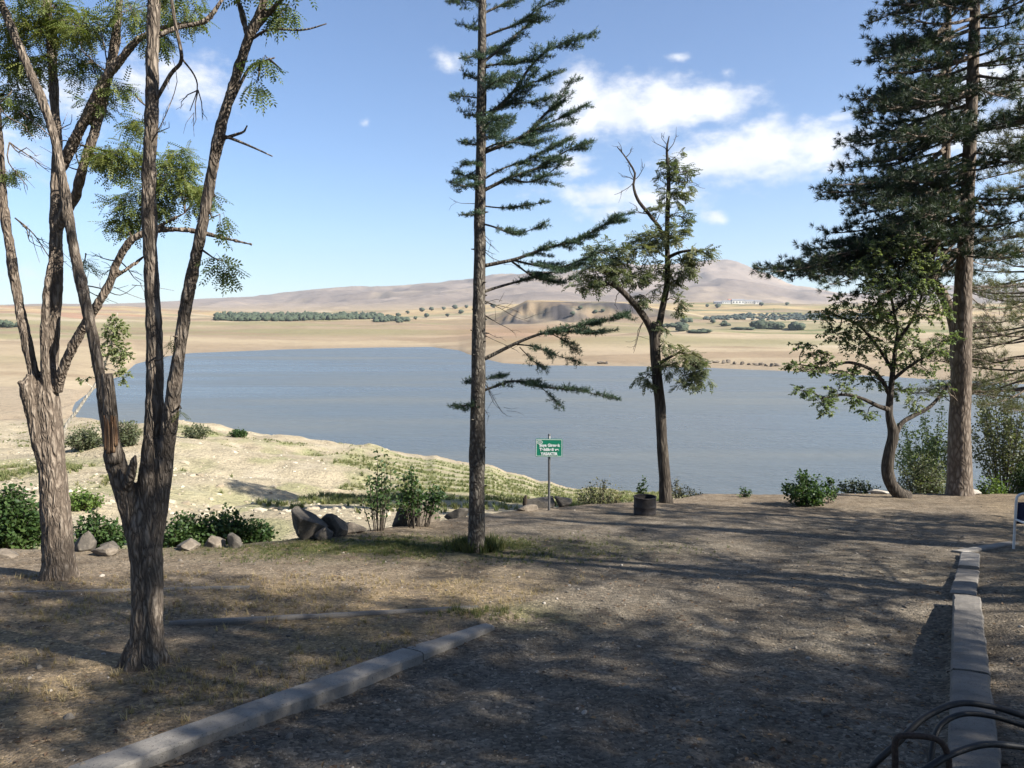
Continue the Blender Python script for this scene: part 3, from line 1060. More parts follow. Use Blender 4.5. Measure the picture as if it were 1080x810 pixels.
def shrub(name, label, cat, cx, by, wpx, hpx, leafmat, n_stems=40, leaf_size=1., leaf_tpl=None, Y=None, group=None, per=16, bare=.15, stem='bark_twig', up=1.0, depth=.8, foot=.22):
    if Y is None:
        b = G(cx, by)
    else:
        b = P(cx, by, Y)
    b[2] = ground_z(b[0], b[1])[0] - .02
    base = P(cx, by, b[1])
    s = b[1] / F
    W, H = wpx * s, max(hpx * s + (base[2] - b[2]), hpx * s * .7)
    root = thing(name, label, cat, b, group)
    wd, lf = MB(), MB()
    tpl = LEAF_T if leaf_tpl is None else leaf_tpl
    pos, dr = [], []
    for k in range(n_stems):
        a = rng.uniform(0, 2 * math.pi); r_ = math.sqrt(rng.random())
        e = b + np.array([math.cos(a) * r_ * W * .5, math.sin(a) * r_ * W * .5 * depth, H * (1 - .55 * r_ ** 2) * rng.uniform(.6, 1.05) * up])
        s0 = b + np.array([math.cos(a) * r_ * W * foot, math.sin(a) * r_ * W * foot * depth, 0])
        md = s0 + (e - s0) * .55 + np.array([0, 0, H * .08]) + rng.normal(0, .03 * W, 3)
        rr = .004 + .004 * min(2., H)
        tube(wd, [s0, md, e], [rr, rr * .7, rr * .3], 4, .12, 0, cap=False)
        m = int(per * rng.uniform(.7, 1.3) * 1.9)
        t = bare + (1.02 - bare) * rng.random(m) ** .8
        q = np.outer((1 - t) ** 2, s0) + np.outer(2 * t * (1 - t), md) + np.outer(t * t, e)
        q = q + rng.normal(0, .06 * min(W, 1.2), (m, 3)) * np.array([1, 1, .7])
        dd = rng.normal(0, 1, (m, 3)) + (q - b) / (np.linalg.norm(q - b, axis=1)[:, None] + .1) * .6
        dd[:, 2] = dd[:, 2] * .6 + .15
        pos.append(q); dr.append(dd)
    pos, dr = np.concatenate(pos), np.concatenate(dr)
    pos[:, 2] = np.maximum(pos[:, 2], ground_z(pos[:, 0], pos[:, 1]) + .015)
    v = np.clip(.5 + .5 * fbm(pos * 3 / max(W, .4), 2, 77) + rng.normal(0, .22, len(pos)), 0, 1)
    scatter(lf, tpl[0], tpl[1], pos, dr, leaf_size * rng.uniform(.7, 1.3, len(pos)), .8, v)
    wd.build('stem', M[stem], root)
    lf.build('foliage', M[leafmat], root)
    return root


# ------------------------------------------------------------------ 1. forked dark locust (front left)
def forked_locust():
    Y = 6.3
    b = G(152, 699); Y = b[1]
    b[2] = terrace_z([b[0]], [b[1]])[0]
    root = thing('locust_tree', 'dark forked locust tree in front with bare orange wood on its broken limb', 'tree', b, 'locust trees on the left')
    w = MB()
    def T(pts, wid, dy=None, step=.05, sides=14):
        tube(w, pl(Y, pts, dy), rp(Y, [k * .84 for k in wid]), sides, step, .0)
    T([(152, 712), (153, 700), (155, 680), (155, 640), (155, 600), (152, 560), (151, 538), (150, 512), (150, 495)], [60, 52, 43, 39, 40, 42, 34, 16, 4])
    # root flare
    for a in range(6):
        an = a * 1.05 + .3
        tube(w, [b + np.array([0, 0, .22]), b + np.array([math.cos(an) * .11, math.sin(an) * .11, .07]), b + np.array([math.cos(an) * .2, math.sin(an) * .2, -.05])], [.1, .07, .03], 8, .06)
    # left fork up to the burnt stub
    T([(153, 640), (149, 590), (140, 545), (128, 505), (121, 482), (119, 470)], [12, 26, 29, 27, 26, 22], [0, 0, -.02, -.05, -.08, -.1])
    T([(128, 515), (117, 490), (113, 478)], [20, 14, 12], [-.05, -.08, -.08])
    T([(132, 520), (138, 500), (141, 486), (143, 480)], [15, 12, 9, 4], [-.05, -.15, -.2, -.2])
    # long dark limb
    T([(126, 510), (117, 470), (109, 420), (101, 370), (90, 318), (78, 262), (66, 190), (53, 130), (30, 72), (8, 20), (-18, -40)],
      [22, 17, 15, 14, 14, 14, 13, 12, 12, 11, 9], [0, .06, .1, .12, .15, .2, .25, .3, .35, .4, .5])
    # middle limb
    T([(155, 650), (155, 590), (157, 515), (160, 470), (163, 420), (163, 370), (161, 310), (158, 250), (157, 190), (160, 120), (161, 50), (162, -10), (158, -90)],
      [14, 32, 29, 24, 22, 21, 18, 17.5, 17, 16.5, 16, 15, 10], [0, 0, 0, 0, 0, 0, .03, .05, .05, .05, .1, .15, .3])
    # right limb
    T([(156, 640), (160, 590), (165, 545), (172, 500), (179, 450), (185, 400), (192, 350), (201, 297), (211, 250), (222, 190), (234, 130), (246, 90), (262, 40), (276, 8), (290, -40)],
      [12, 24, 26, 23, 20, 17, 15.5, 15, 14.5, 13.5, 13, 12, 12, 11, 8], [0, 0, 0, 0, -.05, -.1, -.1, -.12, -.15, -.15, -.2, -.2, -.25, -.3, -.3])
    T([(262, 42), (256, 18), (248, -10)], [8, 7, 5], [-.25, -.2, -.1])
    T([(262, 40), (285, 12), (310, -14)], [9, 7, 5], [-.25, -.3, -.4])
    f = fuse(w, .0075, .0055, 3, 30.)
    # thin side branches, unfused
    tw = MB()
    def B(pts, r0, dy=None, r1=None):
        r1 = r0 * .35 if r1 is None else r1
        n = len(pts)
        tube(f, pl(Y, pts, dy), np.linspace(r0, r1, n), 7, .04, .012, seed=int(rng.integers(999)))
    B([(232, 142), (248, 148), (258, 152), (272, 158), (287, 165)], .013, [-.2, -.22, -.25, -.28, -.3])
    B([(234, 146), (250, 141), (258, 138), (261, 132)], .014, [-.2, -.22, -.25, -.25])
    B([(241, 115), (262, 73), (275, 66), (290, 61)], .014, [-.2, -.2, -.25, -.3])
    B([(264, 42), (285, 31), (320, 32), (345, 26)], .012, [-.25, -.3, -.3, -.3])
    B([(222, 190), (232, 160), (238, 145)], .012, [-.15, -.2, -.2])
    B([(228, 165), (224, 158), (232, 128)], .008, [-.15, -.22, -.2])
    B([(162, 110), (180, 78), (192, 62), (186, 28), (180, -10)], .016, [.05, 0, -.05, -.1, -.1], .012)
    B([(192, 62), (205, 80), (208, 95), (200, 118)], .008, [-.05, -.05, -.05, -.05])
    B([(162, 40), (185, 30), (215, 22), (235, -2)], .02, [.1, .15, .2, .2], .012)
    for s, tps in (((209, 95), [(204, 132), (214, 125), (192, 112)]), ((160, 150), [(178, 128), (182, 60)]), ((163, 380), [(175, 372)])):
        dead_twigs(f, P(*s, Y - .05), [P(*t, Y - .05 + rng.normal(0, .1)) for t in tps], .005)
    # splintered limb with exposed wood
    sp_ = MB()
    tube(sp_, pl(Y, [(120, 488), (118, 462), (117, 440), (115, 415), (113, 394)], [-.12] * 5), rp(Y, [16, 15, 14, 13, 11]), 12, .03, 0, .1, 8)
    so = sp_.build('broken_limb', M['bark_dark'], root)
    ex = MB()
    for k, (x0, y0, y1, w_) in enumerate(((113, 474, 438, 5), (116, 478, 437, 6), (120, 477, 438, 6), (123, 470, 439, 4))):
        tube(ex, pl(Y, [(x0 - 1, y0), (x0 - 1, (y0 + y1) / 2), (x0 - 2.5, y1)], [-.165, -.165, -.158]), rp(Y, [w_, w_ * .9, w_ * .5]), 7, .03, 0, .12, k)
    e = ex.build('split_wood', M['wood_raw'], so)
    e['label'] = 'orange bare wood where the bark has split off'
    # foliage
    wd, lf = f, MB()
    def C(x, y, rx, ry, n, dz=0., at=None, size=.8, var=(.2, 1)):
        n = int(n * 1.2)
        s = (Y + dz) / F
        foliage_cluster(wd, lf, PINN_T, None if at is None else P(*at, Y), P(x, y, Y + dz), (rx * s, rx * s * .8, ry * s), n, 7, size, .5, .003, var)
    C(300, 10, 22, 16, 7, -.3, (285, 5)); C(283, 62, 12, 10, 4, -.3, (270, 68)); C(270, 85, 12, 8, 3, -.3, (255, 95))
    C(280, -25, 45, 20, 14, -.3); C(235, 275, 14, 18, 6, -.2, (205, 280)); C(232, 225, 12, 14, 3, -.2, (215, 235)); C(226, 205, 16, 12, 4, .1, (217, 215))
    C(185, -20, 40, 25, 14, .3); C(60, -30, 60, 22, 18, .4); C(0, -25, 40, 25, 12, .4)
    C(182, 345 + 10, 5, 5, 1, -.2, (188, 350), .5); C(190, 432, 4, 4, 1, -.1, (184, 430), .5)
    f.build('trunk', M['bark_dark'], root)
    lf.build('crown', M['leaf_locust'], root)


# ------------------------------------------------------------------ 2. pale locust (behind, left)
def pale_locust():
    b = G(62, 611); Y = b[1]
    b[2] = terrace_z([b[0]], [b[1]])[0]
    root = thing('locust_tree', 'pale brown locust tree at far left with a knotted trunk dividing into many limbs', 'tree', b, 'locust trees on the left')
    w = MB()
    def T(pts, wid, dy=None, step=.07, sides=14):
        tube(w, pl(Y, pts, dy), rp(Y, [k * .9 for k in wid]), sides, step, .0)
    T([(62, 622), (62, 608), (62, 590), (60, 560), (57, 520), (54, 480), (51, 445), (48, 415), (50, 400)], [50, 44, 36, 34, 32, 30, 30, 29, 20])
    T([(53, 540), (46, 490), (38, 450), (32, 425), (28, 410), (33, 396)], [8, 17, 17, 16, 15, 9], [0, -.06, -.1, -.13, -.15, -.1])
    T([(30, 405), (24, 408), (20, 402)], [10, 9, 5], [-.15, -.2, -.2])
    T([(45, 420), (35, 390), (26, 350), (18, 310), (12, 270), (4, 220), (0, 160), (-3, 100)], [17, 13, 12, 11.5, 11, 10, 9, 7], [0, 0, 0, .1, .1, .15, .2, .3])
    T([(52, 415), (54, 375), (57, 330), (59, 290), (59, 240), (60, 200), (60, 150), (57, 100), (54, 50), (48, -10)], [20, 17, 16, 16, 15, 14, 12, 11, 11, 9], [0, .1, .1, .15, .2, .25, .3, .3, .35, .4])
    T([(50, 410), (47, 370), (48, 330), (50, 300), (56, 265)], [14, 10, 9, 8, 5], [-.05, -.1, -.1, -.1, 0])
    T([(58, 245), (70, 222), (80, 205), (88, 175), (98, 145), (106, 115), (113, 85), (122, 40), (127, -10)], [14, 13, 12, 11, 11, 12, 11, 10, 8], [.2, .2, .15, .1, .1, .1, .1, .1, .1])
    T([(64, 178), (80, 145), (95, 115), (110, 85), (128, 62), (148, 40), (180, 27), (218, 22), (240, -12)], [13, 12, 12, 11, 10, 8, 6, 5, 3], [.25, .1, 0, -.05, -.1, -.1, -.1, -.15, -.2])
    T([(60, 412), (68, 385), (84, 352), (102, 322), (115, 300), (126, 272), (140, 252), (165, 243), (200, 243), (232, 250), (266, 258)], [14, 12, 11, 10.5, 10, 9, 8.5, 7, 6, 5, 2.5], [0, -.1, -.2, -.3, -.3, -.35, -.4, -.4, -.4, -.45, -.5])
    T([(140, 252), (165, 240), (185, 230), (196, 224)], [7, 5, 4, 3], [-.4, -.4, -.5, -.5])
    T([(113, 297), (135, 283), (150, 272), (158, 264)], [6, 5, 4, 3], [-.3, -.3, -.2, -.2])
    f = fuse(w, .0095, .0075, 13, 22.)
    # dead twigs
    for s, tps in (((10, 150), [(40, 165), (52, 182), (30, 200)]), ((60, 150), [(75, 120), (40, 130), (88, 150)]), ((110, 95), [(95, 60), (140, 100), (125, 120)]), ((16, 230), [(45, 262), (70, 276), (30, 250)]),
                   ((126, 275), [(100, 268), (105, 290), (150, 300)]), ((150, 40), [(165, 15), (140, 5)]), ((85, 180), [(60, 165), (75, 140)]), ((115, 78), [(85, 45), (130, 30), (105, 20)]), ((-2, 110), [(30, 140), (20, 80)]), ((80, 300), [(115, 318), (145, 300)])):
        dead_twigs(f, P(*s, Y + .1), [P(*t, Y + .1 + rng.normal(0, .3)) for t in tps], .009, .07, 4)
    wd, lf = f, MB()
    def C(x, y, rx, ry, n, dz=0., at=None, size=.9, var=(0, 1)):
        n = int(n * 1.15)
        s = (Y + dz) / F
        foliage_cluster(wd, lf, PINN_T, None if at is None else P(*at, Y), P(x, y, Y + dz), (rx * s, rx * s * .9, ry * s), n, 8, size, .4, .004, var)
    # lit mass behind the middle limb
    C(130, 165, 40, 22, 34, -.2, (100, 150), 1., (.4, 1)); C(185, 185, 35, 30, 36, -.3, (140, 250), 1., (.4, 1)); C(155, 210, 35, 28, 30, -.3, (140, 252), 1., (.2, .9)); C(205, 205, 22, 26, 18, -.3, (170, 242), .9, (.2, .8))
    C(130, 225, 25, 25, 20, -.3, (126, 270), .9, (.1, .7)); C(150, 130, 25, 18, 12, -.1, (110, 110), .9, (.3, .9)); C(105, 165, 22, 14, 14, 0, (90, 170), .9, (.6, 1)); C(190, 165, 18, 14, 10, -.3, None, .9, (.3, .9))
    # top canopy
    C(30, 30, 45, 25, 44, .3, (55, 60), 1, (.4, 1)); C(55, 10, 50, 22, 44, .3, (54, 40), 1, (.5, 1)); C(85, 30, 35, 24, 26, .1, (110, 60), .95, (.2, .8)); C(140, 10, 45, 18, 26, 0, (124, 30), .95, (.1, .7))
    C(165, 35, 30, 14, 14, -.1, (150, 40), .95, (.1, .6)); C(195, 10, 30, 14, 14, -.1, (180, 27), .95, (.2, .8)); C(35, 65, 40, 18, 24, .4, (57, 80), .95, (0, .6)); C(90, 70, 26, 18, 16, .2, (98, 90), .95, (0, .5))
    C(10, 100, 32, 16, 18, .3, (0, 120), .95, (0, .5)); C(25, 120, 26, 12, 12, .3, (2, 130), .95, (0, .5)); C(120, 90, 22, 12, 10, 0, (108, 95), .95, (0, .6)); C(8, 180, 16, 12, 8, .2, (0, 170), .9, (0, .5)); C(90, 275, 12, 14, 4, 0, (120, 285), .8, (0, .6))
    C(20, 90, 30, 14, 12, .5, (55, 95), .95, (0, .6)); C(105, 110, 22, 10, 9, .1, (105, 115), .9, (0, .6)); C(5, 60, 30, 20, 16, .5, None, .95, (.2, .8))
    f.build('trunk', M['bark_locust'], root)
    lf.build('crown', M['leaf_locust_grey'], root)


# ------------------------------------------------------------------ 3. cedar (centre)
def cedar():
    b = G(502, 582); Y = b[1]
    b[2] = terrace_z([b[0]], [b[1]])[0]
    root = thing('cedar_tree', 'tall thin cedar by the green sign with most branches swept to the right', 'tree', b)
    w = MB()
    tube(w, pl(Y, [(502, 590), (502, 578), (502.5, 560), (503, 500), (504, 400), (505.5, 300), (506.5, 200), (508, 100), (509, 0), (511, -120), (513, -230)]), rp(Y, [24, 20, 17.5, 16.5, 15.5, 13.5, 11.5, 9.5, 8, 5, 2]), 18, .06, .01, .13, 4, fscale=20)
    for k in range(60):      # knots and broken stubs
        yy = rng.uniform(60, 560); a = rng.uniform(0, 2 * math.pi)
        c = P(502.5 + (580 - yy) * .012, yy, Y); d = np.array([math.cos(a), math.sin(a), .1])
        rr = (17 - (560 - yy) * .017) * Y / F / 2
        tube(w, [c, c + d * (rr + .01), c + d * (rr + rng.uniform(.015, .06))], [.02, .012, .006], 5, .02, 0)
    # dead twigs
    for s, tps in (((507, 316), [(530, 318), (548, 330), (560, 340)]), ((507, 330), [(525, 338), (545, 352)]), ((506, 350), [(530, 356), (548, 372)]), ((507, 262), [(523, 268), (533, 280)]), ((507, 215), [(478, 212)]), ((507, 245), [(520, 255), (527, 266)]), ((505, 395), [(520, 420), (540, 440), (528, 432)]), ((505, 420), [(516, 440)])):
        dead_twigs(w, P(*s, Y), [P(*t, Y + rng.normal(0, .15)) for t in tps], .006, .05, 2)
    w.build('trunk', M['bark_cedar'], root)

    def limb(pts, dep=0., r0=.028, spread=.34, start=.25, dens=1., droop=.0, side_bias=0.):
        spread *= 1.15; dens *= .8; ph = rng.uniform(0, 50)
        n = len(pts)
        wl, lf = MB(), MB()
        dy = np.linspace(0, 1, n) * dep
        pts3 = pl(Y, pts, dy)
        p, r = tube(wl, pts3, np.linspace(r0, .005, n), 8, .04, .015, .1, int(rng.integers(999)))
        seg = np.linalg.norm(np.diff(p, axis=0), axis=1); s = np.concatenate([[0], np.cumsum(seg)])
        L = s[-1]
        pos, dr = [], []
        nb = int(L / .05 * dens)
        for k in range(nb):
            t = start + (1 - start) * (k + rng.random()) / nb
            i = min(len(p) - 2, int(np.searchsorted(s, t * L)))
            if L > .7 and math.sin(t * L * 11 + ph) + .8 * math.sin(t * L * 23 + 2 * ph) < -.35: continue
            q = p[i]; d = p[min(i + 2, len(p) - 1)] - p[i]; d /= np.linalg.norm(d) + 1e-9
            sd = np.cross(d, [0, 0, 1.]); sd /= np.linalg.norm(sd) + 1e-9
            sg = 1 if (k % 2) else -1
            ln = spread * (1.1 - .6 * t) * rng.uniform(.35, 1.25) * min(1, (t - start) * 5 + .35)
            dd = sd * sg * rng.uniform(.25, 1.) + np.array([1, 0, 0]) * rng.uniform(.1, .8) + d * rng.uniform(.1, .7) + np.array([0, 0, rng.uniform(-.3, .12) - droop])
            dd /= np.linalg.norm(dd)
            e = q + dd * ln + np.array([0, 0, .07 * ln - .05 * droop])
            tube(wl, [q, (q + e) / 2 + np.array([0, 0, .015]), e], [.006, .0045, .002], 3, .1, 0, cap=False)
            m = max(2, int(ln / .03))
            tt = np.linspace(.1, 1.0, m)
            base = q + (e - q) * tt[:, None]
            pos.append(base + rng.normal(0, .008, (m, 3))); dr.append(np.tile(dd * .4, (m, 1)) + np.array([0, 0, .6]) + rng.normal(0, .3, (m, 3)))
            s2 = np.cross(dd, [0, 0, 1.]); s2 /= np.linalg.norm(s2) + 1e-9
            for j in range(m):      # short side twiglets
                tl = rng.uniform(.05, .13) * (1.15 - .6 * tt[j])
                v = s2 * (1 if j % 2 else -1) * rng.uniform(.3, 1) + dd * rng.uniform(.3, 1) + np.array([0, 0, rng.uniform(-.15, .45)])
                v /= np.linalg.norm(v)
                mm = max(2, int(tl / .024))
                t3 = np.linspace(.25, 1, mm)[:, None]
                pos.append(base[j] + v * tl * t3 + rng.normal(0, .006, (mm, 3)))
                dr.append(np.tile(v * .5, (mm, 1)) + np.array([0, 0, .5]) + rng.normal(0, .3, (mm, 3)))
        m = int(L * (1 - start) / .022)
        ii = np.clip(((start + (1 - start) * rng.random(m)) * (len(p) - 1)).astype(int), 0, len(p) - 1)
        pos.append(p[ii] + rng.normal(0, .012, (m, 3))); dr.append(rng.normal(0, .5, (m, 3)) + np.array([0, 0, .5]))
        pos, dr = np.concatenate(pos), np.concatenate(dr)
        scatter(lf, CEDAR_T[0], CEDAR_T[1], pos, dr, rng.uniform(.85, 1.3, len(pos)), .5)
        lo = wl.build('limb', M['bark_cedar'], root)
        lf.build('needle_spray', M['needle_cedar'], lo)

    limb([(508, 15), (530, 5), (556, -8), (580, -25)], .2, .02, .3, .15)
    limb([(508, 40), (528, 32), (548, 24), (566, 10), (592, -3)], -.2, .02, .32, .2)
    limb([(509, 66), (530, 50), (548, 34), (566, 16)], .3, .022, .34, .15)
    limb([(509, 70), (525, 68), (545, 66), (556, 62)], -.3, .015, .3, .12)
    limb([(509, 88), (530, 82), (548, 76)], .4, .015, .3, .1)
    limb([(510, 128), (540, 98), (558, 72), (577, 54), (614, 39)], -.3, .03, .42, .12)
    limb([(540, 98), (558, 88), (575, 82), (584, 74)], -.5, .014, .3, .05)
    limb([(510, 120), (535, 110), (560, 108), (578, 104)], .4, .016, .34, .12)
    limb([(510, 161), (551, 144), (573, 122), (590, 104), (604, 82)], .3, .03, .42, .12)
    limb([(551, 144), (575, 132), (600, 120), (618, 111)], .2, .016, .36, .05)
    limb([(509, 158), (530, 150), (556, 150), (572, 146)], -.3, .014, .3, .15)
    limb([(508, 202), (536, 188), (570, 176), (596, 160), (616, 150)], -.2, .028, .4, .12)
    limb([(536, 188), (556, 192), (574, 186), (592, 172)], -.5, .015, .34, .02)
    limb([(508, 190), (530, 178), (558, 168), (598, 146)], .4, .016, .36, .15)
    limb([(508, 217), (530, 219), (550, 217), (574, 213)], .1, .012, .16, .3)
    limb([(509, 236), (525, 241), (542, 247), (558, 243), (575, 236)], -.2, .014, .2, .22)
    limb([(508, 281), (544, 273), (574, 262), (604, 254), (632, 240), (650, 229)], -.3, .028, .46, .3)
    limb([(540, 274), (565, 280), (590, 282), (618, 272), (640, 262)], -.55, .018, .46, .1)
    limb([(540, 276), (560, 290), (585, 298), (604, 294)], -.1, .016, .4, .1)
    limb([(506, 309), (546, 297), (580, 288), (604, 284)], .4, .022, .36, .35)
    limb([(506, 381), (542, 363), (574, 351), (620, 342), (658, 332)], -.2, .03, .34, .42, 1.15)
    limb([(575, 352), (600, 350), (622, 352), (640, 346)], -.5, .014, .3, .05)
    limb([(543, 363), (565, 366), (585, 374), (607, 380)], -.4, .012, .18, .25, .9, .3)
    limb([(582, 352), (596, 360), (606, 370)], -.2, .008, .16, .2, 1, .4)
    limb([(548, 366), (562, 380), (574, 390)], -.3, .008, .14, .3, .9, .4)
    limb([(505, 414), (520, 408), (542, 402), (572, 408), (612, 413), (644, 420)], -.2, .022, .22, .12, 1.2)
    limb([(570, 408), (582, 418), (590, 428)], -.2, .008, .16, .2, 1, .5)
    limb([(503, 426), (490, 428), (476, 428)], -.2, .012, .17, .1, 1.3)
    limb([(503, 412), (498, 404), (490, 402)], .2, .01, .15, .1, 1.2)
    limb([(505, 404), (520, 398), (530, 396)], .3, .01, .15, .1)
    limb([(506, 192), (490, 196), (473, 191)], -.2, .012, .24, .1, 1.2)
    limb([(507, 192), (492, 186), (480, 182)], .3, .012, .22, .1, 1.2)
    limb([(507, 104), (492, 102), (474, 101)], -.1, .012, .2, .2)
    limb([(508, 84), (498, 82), (488, 78)], .2, .012, .24, .1)
    limb([(507, 120), (498, 122), (488, 121)], .3, .01, .15, .1)
    limb([(508, 30), (498, 30), (490, 28)], .2, .012, .2, .1)
    limb([(509, 2), (490, 0), (470, 2)], .1, .012, .22, .1)
    limb([(508, 62), (496, 60), (484, 62)], -.2, .012, .22, .1); limb([(507, 152), (496, 152), (484, 149)], .2, .012, .2, .1); limb([(507, 222), (498, 226), (488, 226)], -.1, .01, .16, .1); limb([(507, 174), (498, 172), (486, 174)], -.3, .01, .18, .1)
    limb([(508, 140), (516, 130), (530, 124)], -.9, .014, .3, .1)
    limb([(508, 100), (516, 90), (530, 84)], -.8, .014, .3, .1)
    limb([(508, 150), (520, 140), (534, 130)], .9, .014, .3, .1)
    limb([(508, 60), (516, 54), (526, 48)], .8, .014, .3, .1)
    limb([(510, -30), (535, -45), (570, -60)], .2, .02, .34, .1); limb([(510, -70), (540, -85), (570, -105)], -.3, .02, .34, .1); limb([(511, -50), (490, -55), (475, -60)], .3, .014, .3, .1)
    limb([(511, -110), (535, -125), (560, -150)], .3, .018, .34, .1); limb([(512, -150), (530, -175), (540, -200)], -.1, .012, .3, .1)


# ------------------------------------------------------------------ 4. slender locust beside the drum
def slender_tree():
    b = G(703, 529); Y = b[1]
    b[2] = terrace_z([b[0]], [b[1]])[0]
    root = thing('locust_tree', 'slender tree behind the black drum with a ragged olive crown and bare top twigs', 'tree', b)
    w = MB()
    def T(pts, wid, dy=None):
        tube(w, pl(Y, pts, dy), rp(Y, wid), 12, .12, .02, .12, int(rng.integers(999)))
    T([(703, 536), (702, 526), (701, 505), (699, 470), (696, 430), (693, 390), (691, 352), (693, 340)], [19, 14.5, 12.5, 11.5, 11.5, 11, 11, 9])
    T([(692, 360), (683, 340), (670, 322), (655, 306), (643, 299), (620, 303)], [9, 7.5, 6.5, 5.5, 4, 2], [0, 0, -.2, -.4, -.5, -.6])
    T([(692, 355), (698, 330), (703, 300), (704, 270), (704, 230), (705, 190), (703, 160), (706, 143)], [9, 7, 6, 5.5, 5, 4, 2.5, 1], [0, .1, .1, .1, .2, .2, .2, .2])
    T([(704, 262), (696, 242), (684, 226), (672, 210), (668, 195), (670, 183), (660, 166), (651, 155)], [4, 4, 3.6, 3.2, 2.6, 2.4, 1.6, .8], [.1, .1, 0, 0, 0, 0, 0, 0])
    T([(693, 385), (705, 378), (718, 372), (732, 380)], [4, 3, 2.5, 1.5], [0, -.3, -.5, -.6])
    T([(704, 272), (720, 265), (738, 264), (752, 272)], [4, 3, 2.4, 1.2], [.1, -.2, -.3, -.3])
    for s, tps in (((669, 190), [(655, 185), (648, 205), (662, 170), (680, 172)]), ((660, 166), [(652, 150), (668, 156)]), ((684, 226), [(660, 222), (664, 214)]), ((704, 160), [(698, 140), (714, 142), (690, 150)]), ((705, 185), [(730, 180), (738, 196)]), ((655, 306), [(668, 330), (648, 322)]), ((678, 340), [(672, 360), (668, 372)]), ((704, 230), [(725, 225), (735, 232)])):
        dead_twigs(w, P(*s, Y), [P(*t, Y + rng.normal(0, .2)) for t in tps], .011, .07, 3)
    wd, lf = w, MB()
    def C(x, y, rx, ry, n, dz=0., at=None, size=1.15, var=(0, 1), dr=.55):
        n = int(n * 1.35); rx *= 1.35; ry *= 1.3; dr *= .35
        s = (Y + dz) / F
        foliage_cluster(wd, lf, PINN_S, None if at is None else P(*at, Y), P(x, y, Y + dz), (rx * s, rx * s * .9, ry * s), n, 8, size, dr, .006, var)
    C(716, 182, 14, 14, 9, .2, (705, 185)); C(708, 205, 14, 14, 10, .1, (704, 205)); C(722, 196, 12, 12, 7, .1, (705, 200)); C(700, 178, 10, 10, 5, .2, (705, 180)); C(712, 166, 8, 9, 4, .2, (704, 168))
    C(690, 250, 26, 12, 20, 0, (700, 250), 1.15, (.3, 1)); C(712, 246, 20, 12, 14, -.3, (704, 245), 1.15, (.3, 1)); C(735, 268, 20, 9, 14, -.3, (735, 265), 1.15, (.4, 1)); C(720, 280, 18, 12, 13, -.2, (715, 268)); C(675, 262, 22, 12, 15, -.2, (685, 330))
    C(642, 268, 24, 14, 22, -.4, (655, 306), 1.15, (.3, 1)); C(628, 285, 22, 14, 20, -.5, (640, 299), 1.15, (.2, .9)); C(655, 285, 22, 14, 18, -.3, (655, 305)); C(672, 292, 18, 12, 13, -.1, (665, 317), 1.1, (0, .6)); C(622, 300, 18, 8, 11, -.6, (625, 302), 1.1, (0, .6)); C(690, 285, 16, 14, 11, .3, (700, 300), 1.1, (0, .5)); C(705, 300, 12, 14, 9, -.1, (703, 300), 1.1, (0, .5)); C(714, 318, 9, 14, 7, -.1, (700, 318), 1.1, (0, .5)); C(680, 312, 12, 10, 6, -.2, (677, 330), 1.1, (0, .5)); C(720, 228, 10, 8, 4, 0, (705, 228)); C(696, 225, 10, 10, 5, 0, (704, 228))
    C(722, 378, 18, 12, 15, -.5, (720, 373), 1.15, (.1, .8), .9); C(740, 390, 14, 14, 12, -.6, (732, 380), 1.15, (.1, .7), .9); C(725, 402, 16, 12, 11, -.5, (730, 380), 1.15, (.1, .7), .9); C(704, 388, 9, 12, 7, -.2, (697, 385), 1.1, (0, .6), .9); C(681, 398, 10, 10, 7, -.1, (692, 392), 1.1, (0, .6), .9); C(700, 362, 7, 8, 3, -.1, (694, 362), 1.1, (0, .6), .9); C(697, 345, 8, 8, 3, 0, None, 1.1, (0, .6), .9)
    w.build('trunk', M['bark_mid'], root)
    lf.build('crown', M['leaf_mid'], root)


